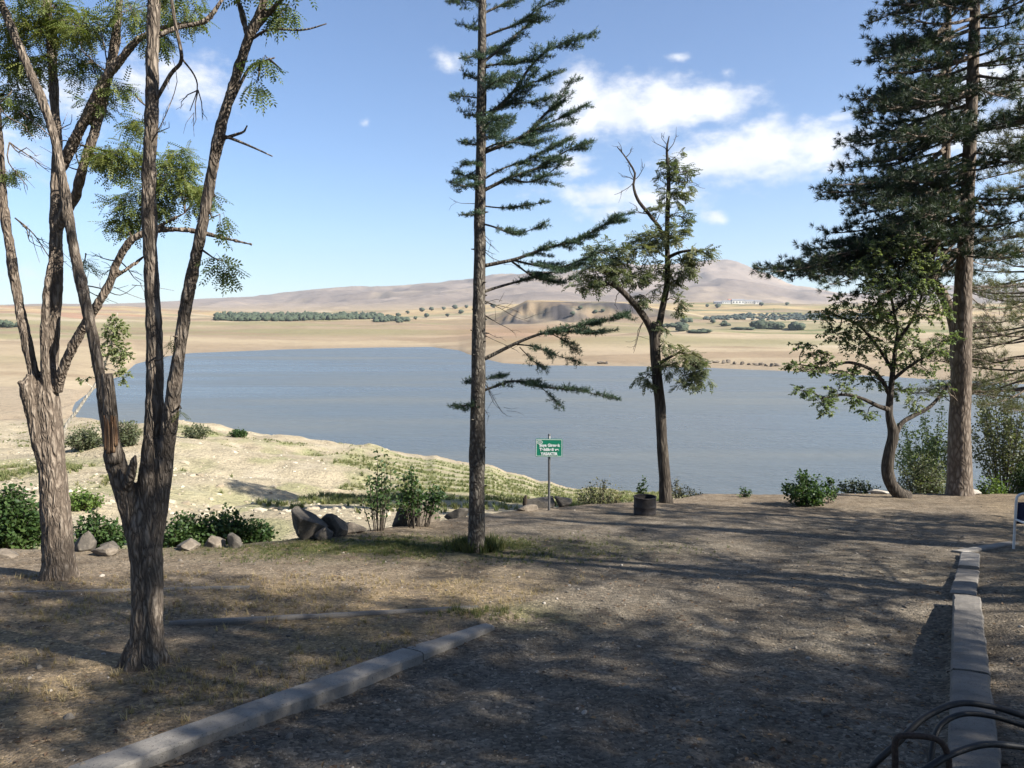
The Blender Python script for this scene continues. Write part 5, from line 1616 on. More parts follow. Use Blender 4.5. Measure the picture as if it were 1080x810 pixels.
def sign():
    b = G(579, 538); Y = b[1]
    b[2] = terrace_z([b[0]], [b[1]])[0]
    root = thing('warning_sign', 'green sign with white lettering on a thin grey post at the terrace edge', 'sign', b)
    top = P(579, 458.5, Y)
    mb = MB()
    tube(mb, [b + [0, 0, -.15], [b[0], Y, top[2]]], [.026, .026], 12, .2)
    tube(mb, [[b[0], Y, top[2] - .005], [b[0], Y, top[2] + .02]], [.034, .02], 12, .2)
    mb.build('post', M['post_grey'], root)
    c = P(579, 472, Y); s = Y / F
    W, H = 28.5 * s, 19.5 * s
    tilt = R(4)
    yf = Y - .045
    def place(v):   # sign-local (x right, z up, y depth) -> world, slight turn
        ct, st = math.cos(-tilt), math.sin(-tilt)
        return np.stack([c[0] + v[:, 0] * ct - v[:, 1] * st, yf + v[:, 0] * st + v[:, 1] * ct, c[2] + v[:, 2]], 1)
    def slab(mb, w, h, y0, y1, rad=.02):
        pts = []
        for cx_, cz_, a0 in ((w / 2 - rad, h / 2 - rad, 0), (-w / 2 + rad, h / 2 - rad, 90), (-w / 2 + rad, -h / 2 + rad, 180), (w / 2 - rad, -h / 2 + rad, 270)):
            for k in range(5):
                a = R(a0 + 22.5 * k); pts.append((cx_ + rad * math.cos(a), cz_ + rad * math.sin(a)))
        n = len(pts)
        v = np.array([(x, y0, z) for x, z in pts] + [(x, y1, z) for x, z in pts] + [(0, y0, 0), (0, y1, 0)])
        k = np.arange(n); k2 = (k + 1) % n
        f4 = np.stack([k, k2, k2 + n, k + n], 1)
        f3 = np.concatenate([np.stack([np.full(n, 2 * n), k2, k], 1), np.stack([np.full(n, 2 * n + 1), k + n, k2 + n], 1)])
        mb.add(place(v), f3, f4)
    mb = MB(); slab(mb, W, H, 0, .012)
    pn = mb.build('panel', M['sign_green'], root, False)
    # border: four thin strips just proud
    mb = MB()
    bw = .012
    for (x0, x1, z0, z1) in ((-W / 2 + .012, W / 2 - .012, H / 2 - .022, H / 2 - .014), (-W / 2 + .012, W / 2 - .012, -H / 2 + .014, -H / 2 + .022), (-W / 2 + .012, -W / 2 + .02, -H / 2 + .0225, H / 2 - .0225), (W / 2 - .02, W / 2 - .012, -H / 2 + .0225, H / 2 - .0225)):
        v = np.array([(x0, -.003, z0), (x1, -.003, z0), (x1, -.003, z1), (x0, -.003, z1), (x0, 0.001, z0), (x1, .001, z0), (x1, .001, z1), (x0, .001, z1)])
        mb.add(place(v), None, [(0, 1, 2, 3), (0, 4, 5, 1), (1, 5, 6, 2), (2, 6, 7, 3), (3, 7, 4, 0)])
    mb.build('border', M['sign_white'], pn, False)
    mb = MB()
    for txt, z, wd, sz in (('Suya Girmek', .028, .78, .085), ('Tehlikeli ve', -.062, .72, .085), ('YASAKTIR', -.155, .64, .085)):
        v, f = text_mesh(txt, sz, W * wd)
        mb.add(place(np.stack([v[:, 0] + (.01 if z > 0 else 0), -.004 - v[:, 2], v[:, 1] + z], 1)), f)
    mb.build('lettering', M['sign_white'], pn, False)
    # oval emblem with a wave
    mb = MB()
    ex, ez = -W / 2 + .085, H / 2 - .075
    n = 28; a = np.arange(n) / n * 2 * np.pi
    for (ra, rb, r2a, r2b) in ((.062, .045, .052, .036),):
        o_ = np.stack([ex + ra * np.cos(a), np.full(n, -.004), ez + rb * np.sin(a)], 1)
        i_ = np.stack([ex + r2a * np.cos(a), np.full(n, -.004), ez + r2b * np.sin(a)], 1)
        k = np.arange(n); k2 = (k + 1) % n
        mb.add(place(np.vstack([o_, i_])), None, np.stack([k, k2, k2 + n, k + n], 1))
    for off in (.012, -.010):
        t = np.linspace(-.04, .04, 14)
        z = off + .008 * np.sin(t * 110)
        v = np.vstack([np.stack([ex + t, np.full(14, -.004), ez + z + .004], 1), np.stack([ex + t, np.full(14, -.004), ez + z - .004], 1)])
        k = np.arange(13)
        mb.add(place(v), None, np.stack([k, k + 1, k + 15, k + 14], 1))
    mb.build('emblem', M['sign_white'], pn, False)


sign()


# ------------------------------------------------------------------ drum
def drum():
    b = G(680, 543); b[2] = terrace_z([b[0]], [b[1]])[0] - .02
    s = b[1] / F
    r, h = 11.8 * s, 20.5 * s
    root = thing('trash_drum', 'black cut down oil drum standing open at the terrace edge', 'drum', b)
    n = 40
    a = np.arange(n) / n * 2 * np.pi
    zs = [0, .01, .05, .065, .08, .18, .195, .21, .225, .30, h - .03, h - .012, h]
    rs = [r * .98, r, r, r * 1.03, r, r, r * 1.03, r * 1.03, r, r, r, r * 1.01, r]
    def lathe(mb, zs, rs, flip=False):
        V = np.stack([np.stack([np.cos(a) * rr, np.sin(a) * rr, np.full(n, zz)], 1) for zz, rr in zip(zs, rs)]).reshape(-1, 3)
        dent = 1 + .03 * fbm(V * 5, 2, 3)
        V[:, :2] *= dent[:, None]
        i = np.arange(len(zs) - 1)[:, None] * n; j = np.arange(n)[None]; j2 = (j + 1) % n
        f = np.stack([i + j, i + j2, i + n + j2, i + n + j], -1).reshape(-1, 4)
        mb.add(V + b, None, f[:, ::-1] if flip else f)
    mb = MB(); lathe(mb, zs, rs); lathe(mb, [h, .15], [r * .97, r * .97], True)
    body = mb.build('body', M['drum'], root)
    mb = MB(); tube(mb, [b + np.array([math.cos(t) * r, math.sin(t) * r, h]) for t in np.linspace(0, 2 * np.pi, 41)], [.012] * 41, 6, .1, cap=False)
    mb.build('rim', M['drum'], root)
    mb = MB(); V = np.vstack([np.stack([np.cos(a) * r * .965, np.sin(a) * r * .965, np.full(n, .2)], 1), [[0, 0, .26]]]) + b
    mb.add(V, np.stack([np.arange(n), (np.arange(n) + 1) % n, np.full(n, n)], 1))
    mb.build('drum_fill', M['drum_fill_black'], root)  # near-black disc inside the drum


drum()


def stump():
    b = G(553.5, 536); b[2] = terrace_z([b[0]], [b[1]])[0]
    s = b[1] / F
    mb = MB()
    tube(mb, [b + [0, 0, -.1], b + [0, 0, .12], b + [.01, 0, .24], b + [.03, 0, .32]], [.055, .05, .045, .02], 10, .03, 0, .2, 3)
    tube(mb, [b + [0, 0, .2], b + [.03, -.03, .28]], [.04, .02], 8, .03, 0, .2, 4)
    tag(rebase(mb.build('wooden_stump', M['stump'])), 'short dark wooden stump on the flat slab left of the sign post', 'stump')


stump()


# ------------------------------------------------------------------ chair at the right edge
def chair():
    b = G(1069, 579); Y = b[1]
    z0 = lambda x, y: terrace_z([x], [y])[0]
    b[2] = z0(b[0], b[1])
    root = thing('garden_chair', 'white tube framed chair with a navy back, cut by the right edge of the picture', 'chair', b + np.array([.28, -.25, 0]))
    x0, x1 = b[0], b[0] + .56
    y0, y1 = Y, Y - .5
    H = .84; r = .019
    fr = MB()
    def Q(x, y, z): return np.array([x, y, b[2] + z])
    for x in (x0, x1):
        s = 1 if x == x0 else -1
    tube(fr, [Q(x0, y0, -.06), Q(x0, y0, .45), Q(x0, y0, H - .1), Q(x0 + .025, y0, H - .03), Q(x0 + .1, y0, H), Q(x0 + .28, y0, H + .005), Q(x1 - .1, y0, H), Q(x1 - .025, y0, H - .03), Q(x1, y0, H - .1), Q(x1, y0, .45), Q(x1, y0, -.06)], [r] * 11, 10, .03)
    fr.build('back_frame', M['white_tube'], root)
    for x in (x0, x1):
        lg = MB(); tube(lg, [Q(x, y1, -.03), Q(x, y1, .3), Q(x, y1, .42), Q(x, y1 + .06, .45), Q(x, y0 - .02, .45)], [r * .9] * 5, 10, .04)
        lg.build('leg', M['white_tube'], root)
    st = MB(); tube(st, [Q(x0 + .02, y1 + .02, .2), Q(x1 - .02, y1 + .02, .2)], [r * .7] * 2, 8, .1); st.build('stretcher', M['white_tube'], root)
    def cloth(name, c0, c1, c2, c3, sag, th):
        n = 9; mb = MB()
        t = np.linspace(0, 1, n); U, V = np.meshgrid(t, t)
        q = (c0[None, None] * ((1 - U) * (1 - V))[..., None] + c1 * (U * (1 - V))[..., None] + c2 * (U * V)[..., None] + c3 * ((1 - U) * V)[..., None])
        nv = np.cross(c1 - c0, c3 - c0); nv /= np.linalg.norm(nv)
        q = q + nv * (sag * np.sin(np.pi * U) * np.sin(np.pi * V))[..., None]
        a_ = q.reshape(-1, 3); b_ = a_ + nv * th
        i = np.arange(n - 1)[:, None] * n + np.arange(n - 1)[None]
        f = np.stack([i, i + 1, i + n + 1, i + n], -1).reshape(-1, 4)
        rim = np.concatenate([np.arange(n), np.arange(1, n) * n + n - 1, np.arange(n - 2, -1, -1) + n * (n - 1), np.arange(n - 2, 0, -1) * n])
        k2 = np.roll(rim, -1)
        mb.add(np.vstack([a_, b_]), None, np.concatenate([f[:, ::-1], f + n * n, np.stack([rim, k2, k2 + n * n, rim + n * n], 1)]))
        mb.build(name, M['navy'], root)
    cloth('backrest', Q(x0 + .03, y0 + .012, .38), Q(x1 - .03, y0 + .012, .38), Q(x1 - .03, y0 + .012, H - .13), Q(x0 + .03, y0 + .012, H - .13), -.02, .012)
    cloth('seat', Q(x0 + .02, y1 + .03, .462), Q(x1 - .02, y1 + .03, .462), Q(x1 - .02, y0 - .05, .462), Q(x0 + .02, y0 - .05, .462), -.02, .014)


chair()


# ------------------------------------------------------------------ hoses and bar
HG = 'black hoses lying over the right kerb'
def hose(label, pts, r, Y):
    mb = MB()
    tube(mb, [P(x, y, Y_) for (x, y, Y_) in pts], [r] * len(pts), 12, .03, 0)
    tag(rebase(mb.build('hose', M['hose'])), label, 'hose', HG)


hose('thick black hose arching highest over the kerb at bottom right', [(1180, 800, 3.9), (1130, 772, 3.95), (1080, 755, 4.0), (1045, 745, 4.05), (1010, 742, 4.05), (975, 757, 4.0), (948, 782, 3.95), (922, 806, 3.95), (905, 826, 4.0), (880, 850, 4.05)], .0175, 4)
hose('black hose bending down sharply just inside the highest hose', [(1170, 800, 4.0), (1120, 776, 4.05), (1080, 765, 4.1), (1045, 755, 4.12), (1015, 753, 4.12), (993, 764, 4.08), (984, 785, 4.0), (980, 815, 3.95), (975, 850, 3.9)], .016, 4)
hose('black hose lowest on the kerb, leaving the bottom of the picture', [(1180, 800, 3.85), (1120, 791, 3.85), (1080, 788, 3.85), (1040, 785, 3.8), (1005, 795, 3.75), (980, 809, 3.7), (950, 830, 3.7), (920, 860, 3.7)], .0175, 4)


def bar():
    mb = MB(); Y = 3.75
    g = lambda x, y: P(x, y, Y)
    a = g(944, 806); a2 = a.copy(); a2[2] = terrace_z([a[0]], [Y])[0] - .03
    e = g(1001, 808); e2 = e.copy(); e2[2] = terrace_z([e[0]], [Y])[0] - .03
    tube(mb, [a2, a, g(944, 785), g(947, 777), g(956, 775), g(975, 776), g(988, 779), g(996, 786), g(1000, 797), e, e2], [.0165] * 11, 10, .025, .006, .12, 3)
    tag(rebase(mb.build('bent_bar', M['rust'])), 'bent rusty iron bar standing as a hoop beside the hoses', 'iron bar')


bar()

# ------------------------------------------------------------------ gravel, grass (stuff)
def mat_pebble():
    m, nt, b = mat_new('pebble_stone')
    at = nt.nodes.new('ShaderNodeAttribute'); at.attribute_name = 'var'
    nt.links.new(ramp(nt, at.outputs['Fac'], [(0, (.05, .043, .036)), (.45, (.12, .103, .083)), (.85, (.2, .175, .14)), (1, (.32, .285, .24))]), b.inputs['Base Color'])
    b.inputs['Roughness'].default_value = .9
    return m


def gravel():
    bm = bmesh.new(); bmesh.ops.create_icosphere(bm, subdivisions=1, radius=1)
    tv = np.array([v.co for v in bm.verts]); tf = np.array([[v.index for v in f.verts] for f in bm.faces]); bm.free()
    tv = tv * (1 + .25 * fbm(tv * 1.3, 2, 4))[:, None] * np.array([1, .75, .55])
    n = 26000
    Y = 3.2 * (13 / 3.2) ** rng.random(n); X = (rng.random(n) * 1.6 - .8) * Y
    keep = rng.random(n) < .35 + .65 * np.maximum(road_mask(X, Y), .6 * (X > -.5))
    X, Y = X[keep], Y[keep]
    z = terrace_z(X, Y)
    s = rng.lognormal(math.log(.0055), .5, len(X)).clip(.003, .026) * (.7 + Y * .05)
    mb = MB()
    scatter(mb, tv, tf, np.stack([X, Y, z + s * .2], 1), rng.normal(0, 1, (len(X), 3)) * np.array([1, 1, .15]), s, .15)
    tag(mb.build('gravel', mat_pebble(), None, False), kind='stuff')


def tpl_tuft(n, h, w, seed, spread=.5):
    g = np.random.default_rng(seed); V, T = [], []
    for k in range(n):
        a = g.uniform(0, 6.28); l = g.uniform(.5, 1.) * h; sp_ = g.uniform(.1, spread) * l
        o = np.array([g.normal(0, .12 * h), g.normal(0, .12 * h), 0]); d = np.array([math.cos(a), math.sin(a), 0]); sd = np.array([-d[1], d[0], 0])
        i = len(V)
        m = o + d * sp_ * .35 + np.array([0, 0, l * .6]); t = o + d * sp_ + np.array([0, 0, l])
        V += [o - sd * w / 2, o + sd * w / 2, m + sd * w * .35, m - sd * w * .35, t]
        T += [(i, i + 1, i + 2), (i, i + 2, i + 3), (i + 3, i + 2, i + 4)]
    # template axis: x forward, z up
    return np.array(V), np.array(T)


def tufts(name, mat, X, Y, Z, s, tpl):
    mb = MB()
    a = rng.uniform(0, 6.28, len(X))
    d = np.stack([np.cos(a), np.sin(a), np.zeros_like(a)], 1)
    scatter(mb, tpl[0], tpl[1], np.stack([X, Y, Z], 1), d, s, .12)
    return tag(mb.build(name, mat), kind='stuff')


def grasses():
    M['grass_dry'] = mat_leaf('dry_grass_blade', [(.2, .14, .07), (.33, .25, .13), (.45, .36, .21)], .3, .7)
    M['grass_green'] = mat_leaf('green_grass_blade', [(.06, .085, .025), (.11, .13, .04), (.2, .18, .08)], .3, .7)
    M['grass_bank'] = mat_leaf('bank_grass_blade', [(.12, .15, .05), (.18, .2, .075), (.3, .28, .14)], .3, .8)
    t = tpl_tuft(9, .06, .004, 2, 1.2)
    n = 8500
    Y = 4.0 * (10.2 / 4.0) ** rng.random(n); X = (rng.random(n) * 1.0 - .78) * Y
    q = xyz(X, Y)
    k = (side(KL0, KL1, X, Y) < -.02) & (fbm(q * .9, 3, 90) + .5 * fbm(q * 5, 2, 91) + rng.normal(0, .15, n) > .08) & (Y < 9.5)
    X, Y = X[k], Y[k]
    tufts('dry_grass', M['grass_dry'], X, Y, terrace_z(X, Y) - .004, rng.uniform(.5, 1.3, len(X)), t)
    # green grass: round the cedar and thin patch near the kerb end
    cd = G(502, 580)
    n = 5200
    X = cd[0] - .7 + rng.normal(0, 1.5, n); Y = cd[1] + .1 + rng.normal(0, .5, n)
    X2 = cd[0] + rng.normal(0, .16, 420); Y2 = cd[1] + rng.normal(0, .12, 420)
    X3 = G(508, 648)[0] + rng.normal(0, .2, 260); Y3 = G(508, 648)[1] + rng.normal(0, .12, 260)
    s = np.concatenate([rng.uniform(.4, 1.0, n), rng.uniform(1.2, 3.8, 420), np.where(rng.random(260) < .4, rng.uniform(.4, 1.3, 260), .02)])
    X, Y = np.concatenate([X, X2, X3]), np.concatenate([Y, Y2, Y3])
    k = fbm(xyz(X, Y, 1.6), 3, 92) + rng.normal(0, .2, len(X)) > -.12
    k[n:] = True
    tufts('green_grass', M['grass_green'], X[k], Y[k], terrace_z(X[k], Y[k]) - .004, s[k], tpl_tuft(10, .07, .005, 3, .9))
    # bank growth
    n = 60000
    u = rng.uniform(-.7, .2, n); Y = 14 * (110 / 14) ** rng.random(n); X = u * Y
    px = CX + F * u
    e = edge_Y(X); Dn = (WATER - EYE) / np.interp(px, UPX, TN); tt = (Y - e) / (Dn - e)
    q = xyz(X, Y)
    m = fbm(q / np.array([5., 9., 1]), 3, 53) + .22 + .3 * fbm(q / 1.5, 2, 93)
    m = m - .1 + .34 * sstep(150, 260, px) * (1 - sstep(.4, .65, tt)) * sstep(.02, .4, fbm(q / np.array([1.8, 3.2, 1]), 3, 57))
    right = sstep(350, 450, px)
    stripe = .5 + .5 * np.sin((tt * 15 + .35 * X / 10 + fbm(q / 25., 3, 52) * 2.) * 2 * np.pi)
    prob = (1 - right) * sstep(.12, .45, m) * (1 - sstep(.6, .85, tt)) * .9 + right * sstep(.05, .12, tt) * (1 - sstep(.65, .8, tt)) * sstep(.3, .8, stripe) * .5
    k = (rng.random(n) < prob) & (Y > e + 2.5)
    X, Y = X[k], Y[k]
    tufts('bank_grass', M['grass_bank'], X, Y, land(X / Y, Y) - .03, rng.uniform(.35, 1.1, len(X)), tpl_tuft(14, .26, .03, 5, 1.6))
    # stones on the bank
    bm = bmesh.new(); bmesh.ops.create_icosphere(bm, subdivisions=1, radius=1)
    tv = np.array([v.co for v in bm.verts]); tf = np.array([[v.index for v in f.verts] for f in bm.faces]); bm.free()
    tv = tv * (1 + .4 * fbm(tv * 1.3, 2, 4))[:, None] * np.array([1, .8, .6])
    n = 3000
    u = rng.uniform(-.75, .05, n); Y = 18 * (118 / 18) ** rng.random(n); X = u * Y
    z = land(u, Y)
    k = (Y > edge_Y(X) + 3) & (z > WATER + .2) & (CX + F * u < 420)
    mb = MB()
    s = rng.lognormal(math.log(.06), .55, n).clip(.02, .3)
    scatter(mb, tv, tf, np.stack([X, Y, z], 1)[k], rng.normal(0, 1, (k.sum(), 3)) * np.array([1, 1, .2]), s[k], .2)
    M['pebble_pale'] = mat_leaf('bank_stone', [(.28, .23, .16), (.42, .36, .26), (.52, .46, .36)], 0, .95)
    tag(mb.build('bank_rubble', M['pebble_pale'], None, False), kind='stuff')


def litter():
    n = 5200
    Y = 3.6 * (15 / 3.6) ** rng.random(n); X = (rng.random(n) * 1.7 - .85) * Y
    k = fbm(xyz(X, Y, .8), 3, 95) + rng.normal(0, .3, n) > .0
    X, Y = X[k], Y[k]
    M['litter'] = mat_leaf('dead_leaf', [(.07, .045, .03), (.16, .1, .06), (.3, .21, .12)], .1, .8)
    mb = MB(); t = tpl_leaf(.045, .02, .5)
    d = rng.normal(0, 1, (len(X), 3)) * np.array([1, 1, .12])
    scatter(mb, t[0], t[1], np.stack([X, Y, terrace_z(X, Y) + .007], 1), d, rng.uniform(.5, 1.3, len(X)), .25)
    tag(mb.build('leaf_litter', M['litter'], None, False), kind='stuff')
    bm = bmesh.new(); bmesh.ops.create_icosphere(bm, subdivisions=2, radius=1)
    tv = np.array([v.co for v in bm.verts]); tf = np.array([[v.index for v in f.verts] for f in bm.faces]); bm.free()
    tv = tv * (1 + .5 * fbm(tv * 1.2, 3, 44))[:, None] * np.array([1, .8, .55])
    n = 260
    Y = 3.8 * (18 / 3.8) ** rng.random(n); X = (rng.random(n) * 1.5 - .75) * Y
    k = (Y < edge_Y(X) - .2)
    X, Y = X[k], Y[k]
    s = rng.lognormal(math.log(.017), .4, len(X)).clip(.010, .045)
    mb = MB(); scatter(mb, tv, tf, np.stack([X, Y, terrace_z(X, Y) + s * .15], 1), rng.normal(0, 1, (len(X), 3)) * np.array([1, 1, .1]), s, .15)
    tag(mb.build('loose_stones', mat_pebble(), None, False), kind='stuff')


gravel(); grasses(); litter()

# ------------------------------------------------------------------ far things
def blob(w, h, seed, sub=3):
    bm = bmesh.new(); bmesh.ops.create_icosphere(bm, subdivisions=sub, radius=1)
    v = np.array([q.co for q in bm.verts]); f = np.array([[q.index for q in fc.verts] for fc in bm.faces]); bm.free()
    v = v * (1 + .75 * fbm(v * 1.8 + seed, 3, seed) + .34 * fbm(v * 5 + seed, 2, seed + 2))[:, None]
    v = v * np.array([w / 2, w / 2, h / 2]); v[:, 2] += h * .45
    return v, f


def far_point(x, y, D0, D1):
    """march the view ray onto the land between two distances"""
    r = ray(x, y)
    D = np.linspace(D0, D1, 600)
    X = r[0] / r[1] * D; z = EYE + r[2] / r[1] * D
    h = land(X / D, D)
    i = np.where(h >= z)[0]
    i = i[0] if len(i) else int(np.argmin(np.abs(h - z)))
    return np.array([X[i], D[i], h[i]])


def far_tree_base():
    pass


def far_trees():
    # copies of three small trees
    protos = []
    GF = 'small distant trees on the far plain'
    spots = [(628, 331), (636, 330), (604, 334), (718, 327), (746, 324), (757, 325), (612, 327), (430, 331), (445, 329), (455, 328), (468, 327), (480, 326), (420, 334), (438, 337), (450, 335), (410, 337), (492, 325), (520, 325), (803, 323), (830, 322), (752, 341), (764, 342), (472, 334), (486, 331), (700, 346)]
    for i, (x, y) in enumerate(spots):
        p = far_point(x, y, 700, 2080)
        s = p[1] / F
        hpx = [4.5, 3.6, 5.2][i % 3]
        if i < 3:
            root = thing('distant_tree', 'tiny round tree far off on the pale plain beyond the lake', 'tree', p, GF)
            mb = MB(); v, f = blob(1.0, .85, i + 5, 2); mb.add(v + p + [0, 0, .12], f); mb.build('crown', M['far_leaf'], root)
            mb = MB(); tube(mb, [p + [0, 0, -.3], p + [0, 0, .4]], [.07, .05], 6, .3); mb.build('trunk', M['bark_mid'], root)
            protos.append(root); o = root
        else:
            o = copy_tree(protos[i % 3])
        o.location = tuple(p); o.scale = (s * hpx * 1.1, s * hpx * 1.1, s * hpx); o.rotation_euler = (0, 0, i * 1.3)
    # wood: one mass
    mb = MB()
    n = 620
    for k in range(n):
        x = rng.uniform(228, 402); f_ = (x - 228) / 174
        yb = 337 - 1.5 * f_ + rng.uniform(-3.2, 3.8) * (1 - .75 * f_)
        if x > 385 and rng.random() < .5: continue
        p = far_point(x, yb, 900, 2080)
        s = p[1] / F
        v, fc = blob(s * rng.uniform(2.5, 8), s * rng.uniform(2.5, 6.5), int(rng.integers(500)), 2)
        mb.add(v + p, fc)
    for k in range(90):
        x = 395 + rng.random() * 35; yb = 338 + rng.normal(0, 1)
        p = far_point(x, yb, 800, 2080); s = p[1] / F
        v, fc = blob(s * rng.uniform(3, 6), s * rng.uniform(2.5, 4.5), int(rng.integers(500)), 2); mb.add(v + p, fc)
    tag(mb.build('distant_wood', M['far_leaf']), kind='stuff')
    mb = MB()
    for k in range(520):
        f_ = rng.random(); x = 742 + f_ * 190; yb = rng.uniform(331.5, 338) if f_ > .2 else 336 + rng.uniform(-2.5 * f_ / .2 - .5, 1.5)
        p = far_point(x, yb, 600, 2080); s = p[1] / F
        v, fc = blob(s * rng.uniform(3, 5), s * rng.uniform(1.6, 2.4), int(rng.integers(500)), 1); mb.add(v + p, fc)
    tag(mb.build('distant_orchard', M['far_leaf_blue']), kind='stuff')
    # bushes beyond the right shore
    GB = 'dark bushes beyond the right-hand shore'
    for i, (x, y, w, h, lab) in enumerate([(806, 347, 26, 10, 'largest dark round bush on the far shore, left of the crooked tree'), (822, 347, 16, 7, 'dark bush touching the right side of the largest far bush'), (838, 348, 22, 8, 'wide dark bush nearest the crooked tree on the far shore'), (722, 349, 18, 8, 'dark bush on the far shore just right of the slender tree'), (712, 345, 24, 5, 'low spreading bush behind the slender tree on the far shore'), (736, 351, 22, 4, 'thin low bush strip on the far shore right of the slender tree'), (724, 340, 12, 6, 'olive bush highest on the slope beside the slender tree'), (765, 344, 10, 4, 'small bush on bare ground between the slender tree and the largest far bush'), (785, 348, 22, 3, 'flat scrub left of the largest far bush')]):
        p = far_point(x, y, 320, 1500); s = p[1] / F
        root = thing('distant_bush', lab, 'bush', p, GB)
        mb = MB()
        for k in range(7):
            v, f = blob(s * w * .5, s * h * rng.uniform(.7, 1.05), i * 9 + k, 3)
            mb.add(v + p + np.array([(rng.random() - .5) * s * w * .7, rng.normal(0, s * 3), 0]), f)
        mb.build('foliage', M['far_leaf'], root)
    # left shore
    for i, (x, y, w, h, lab) in enumerate([(8, 345, 16, 8, 'dark distant bush at the left edge of the picture above the beach'), (17, 345, 12, 6, 'smaller distant bush beside the one at the left edge')]):
        p = far_point(x, y, 320, 1500); s = p[1] / F
        root = thing('distant_bush', lab, 'bush', p, 'bushes on the left plain')
        mb = MB()
        for k in range(5):
            v, f = blob(s * w * .5, s * h * rng.uniform(.7, 1.05), 100 + i * 9 + k, 3)
            mb.add(v + p + np.array([(rng.random() - .5) * s * w * .7, rng.normal(0, s * 3), 0]), f)
        mb.build('foliage', M['far_leaf'], root)
    # shore rocks
    GS = 'boulders along the far right shore'
    xs = [742, 748, 755, 763, 768, 775, 783, 790, 797, 803, 808, 815, 820, 712, 690, 640, 634]
    for i, x in enumerate(xs):
        y = 382 + (x - 740) * .055 + rng.uniform(-1, 1) if x > 720 else 384
        p = far_point(x, y, 240, 700); s = p[1] / F
        v, f = rock_mesh(s * rng.uniform(4, 9), s * rng.uniform(2.2, 4), s * 4, 40 + i)
        mb = MB(); mb.add(v + p, f)
        tag(rebase(mb.build('shore_boulder', M['rock_tan'])), 'small brown boulder lying on the sand just above the far right shoreline', 'rock', GS)


far_trees()


def buildings():
    def bld(x, y, wpx, hpx, lab, wallm, roofm, D0=1500, ridge=.5, group='white buildings far across the lake', nwin=4):
        p = far_point(x, y, D0, 2090); s = p[1] / F
        w, h, d = wpx * s, hpx * s, max(10., wpx * s * .35)
        root = thing('farm_building', lab, 'building', p, group)
        mb = MB(); box(mb, p + np.array([0, 0, h / 2 - 1]), (w / 2, d / 2, h / 2 + 1)); mb.build('wall', M[wallm], root, False)
        mb = MB()
        rh = h * ridge; o = .6
        v = np.array([(-w / 2 - o, -d / 2 - o, h), (w / 2 + o, -d / 2 - o, h), (w / 2 + o, d / 2 + o, h), (-w / 2 - o, d / 2 + o, h), (-w / 2 - o, 0, h + rh), (w / 2 + o, 0, h + rh)]) + p + [0, 0, .02]
        mb.add(v, [(0, 4, 3), (1, 2, 5)], [(0, 1, 5, 4), (2, 3, 4, 5), (0, 3, 2, 1)]); mb.build('roof', M[roofm], root, False)
        for k in range(nwin):
            mb = MB(); xx = (k + .5) / nwin - .5
            box(mb, p + np.array([xx * w, -d / 2 - .02, h * .45]), (w / nwin * .22, .12, h * .2)); mb.build('window', M['dark_opening'], root, False)
    bld(778, 320.2, 13, 3.2, 'white farm building, brightest of the far row across the lake', 'wall_white', 'roof_grey')
    bld(790, 320.2, 9, 2.6, 'small white building right of the brightest far building', 'wall_white', 'roof_grey')
    bld(799, 320.4, 7, 2.4, 'white building at the right end of the far row', 'wall_white', 'roof_grey')
    bld(766, 320.3, 9, 2.2, 'low grey roofed shed left of the brightest far building', 'wall_white', 'roof_grey')
    bld(757, 320.5, 8, 1.8, 'long low dark roofed shed at the left end of the far row', 'roof_grey', 'roof_grey')
    bld(772, 316.5, 8, 2.2, 'red roofed house on the slope above the far white row', 'wall_white', 'roof_red')
    bld(782, 315.2, 6, 2.0, 'small pale house higher up the slope above the far white row', 'wall_white', 'roof_red')
    p = far_point(816, 336, 700, 2000); s = p[1] / F
    root = thing('utility_pole', 'thin utility pole far across the lake near the dark orchard', 'pole', p)
    mb = MB(); tube(mb, [p + [0, 0, -.5], p + [0, 0, 11 * s]], [.25, .18], 8, 2.); mb.build('post', M['bark_mid'], root)
    mb = MB(); box(mb, p + np.array([0, 0, 10 * s]), (1.2, .12, .12)); mb.build('crossarm', M['bark_mid'], root, False)


buildings()

# ------------------------------------------------------------------ haze
def haze():
    m = bpy.data.materials.new('haze_air'); m.use_nodes = True
    nt = m.node_tree; nt.nodes.clear()
    out = nt.nodes.new('ShaderNodeOutputMaterial')
    v = N(nt, 'ShaderNodeVolumePrincipled', Color=(.80, .88, 1, 1), Density=HAZE, Anisotropy=.3)
    nt.links.new(v.outputs[0], out.inputs['Volume'])
    mb = MB(); box(mb, (0, 3300, 250), (13500, 3700, 300))
    o = mb.build('haze', m, None, False)
    tag(o, kind='stuff')


HAZE = 8e-5
haze()

# ------------------------------------------------------------------ world, sun, camera
SUN_EL, SUN_AZ = 36.0, 114.0     # azimuth clockwise from the view direction
W = bpy.data.worlds.new('World'); SC.world = W; W.use_nodes = True
nt = W.node_tree
bg = nt.nodes['Background']
sky = nt.nodes.new('ShaderNodeTexSky'); sky.sky_type = 'NISHITA'; sky.sun_disc = False
sky.sun_elevation = R(SUN_EL); sky.sun_rotation = R(SUN_AZ)
sky.altitude = 1100; sky.air_density = 1.0; sky.dust_density = .6; sky.ozone_density = 2.0
tc = nt.nodes.new('ShaderNodeTexCoord')
sepd = nt.nodes.new('ShaderNodeSeparateXYZ'); nt.links.new(tc.outputs['Generated'], sepd.inputs[0])
az = math_n(nt, 'ARCTAN2', sepd.outputs[0], sepd.outputs[1])
el = math_n(nt, 'ARCSINE', sepd.outputs[2])
cmb = nt.nodes.new('ShaderNodeCombineXYZ'); nt.links.new(az, cmb.inputs[0]); nt.links.new(el, cmb.inputs[1])
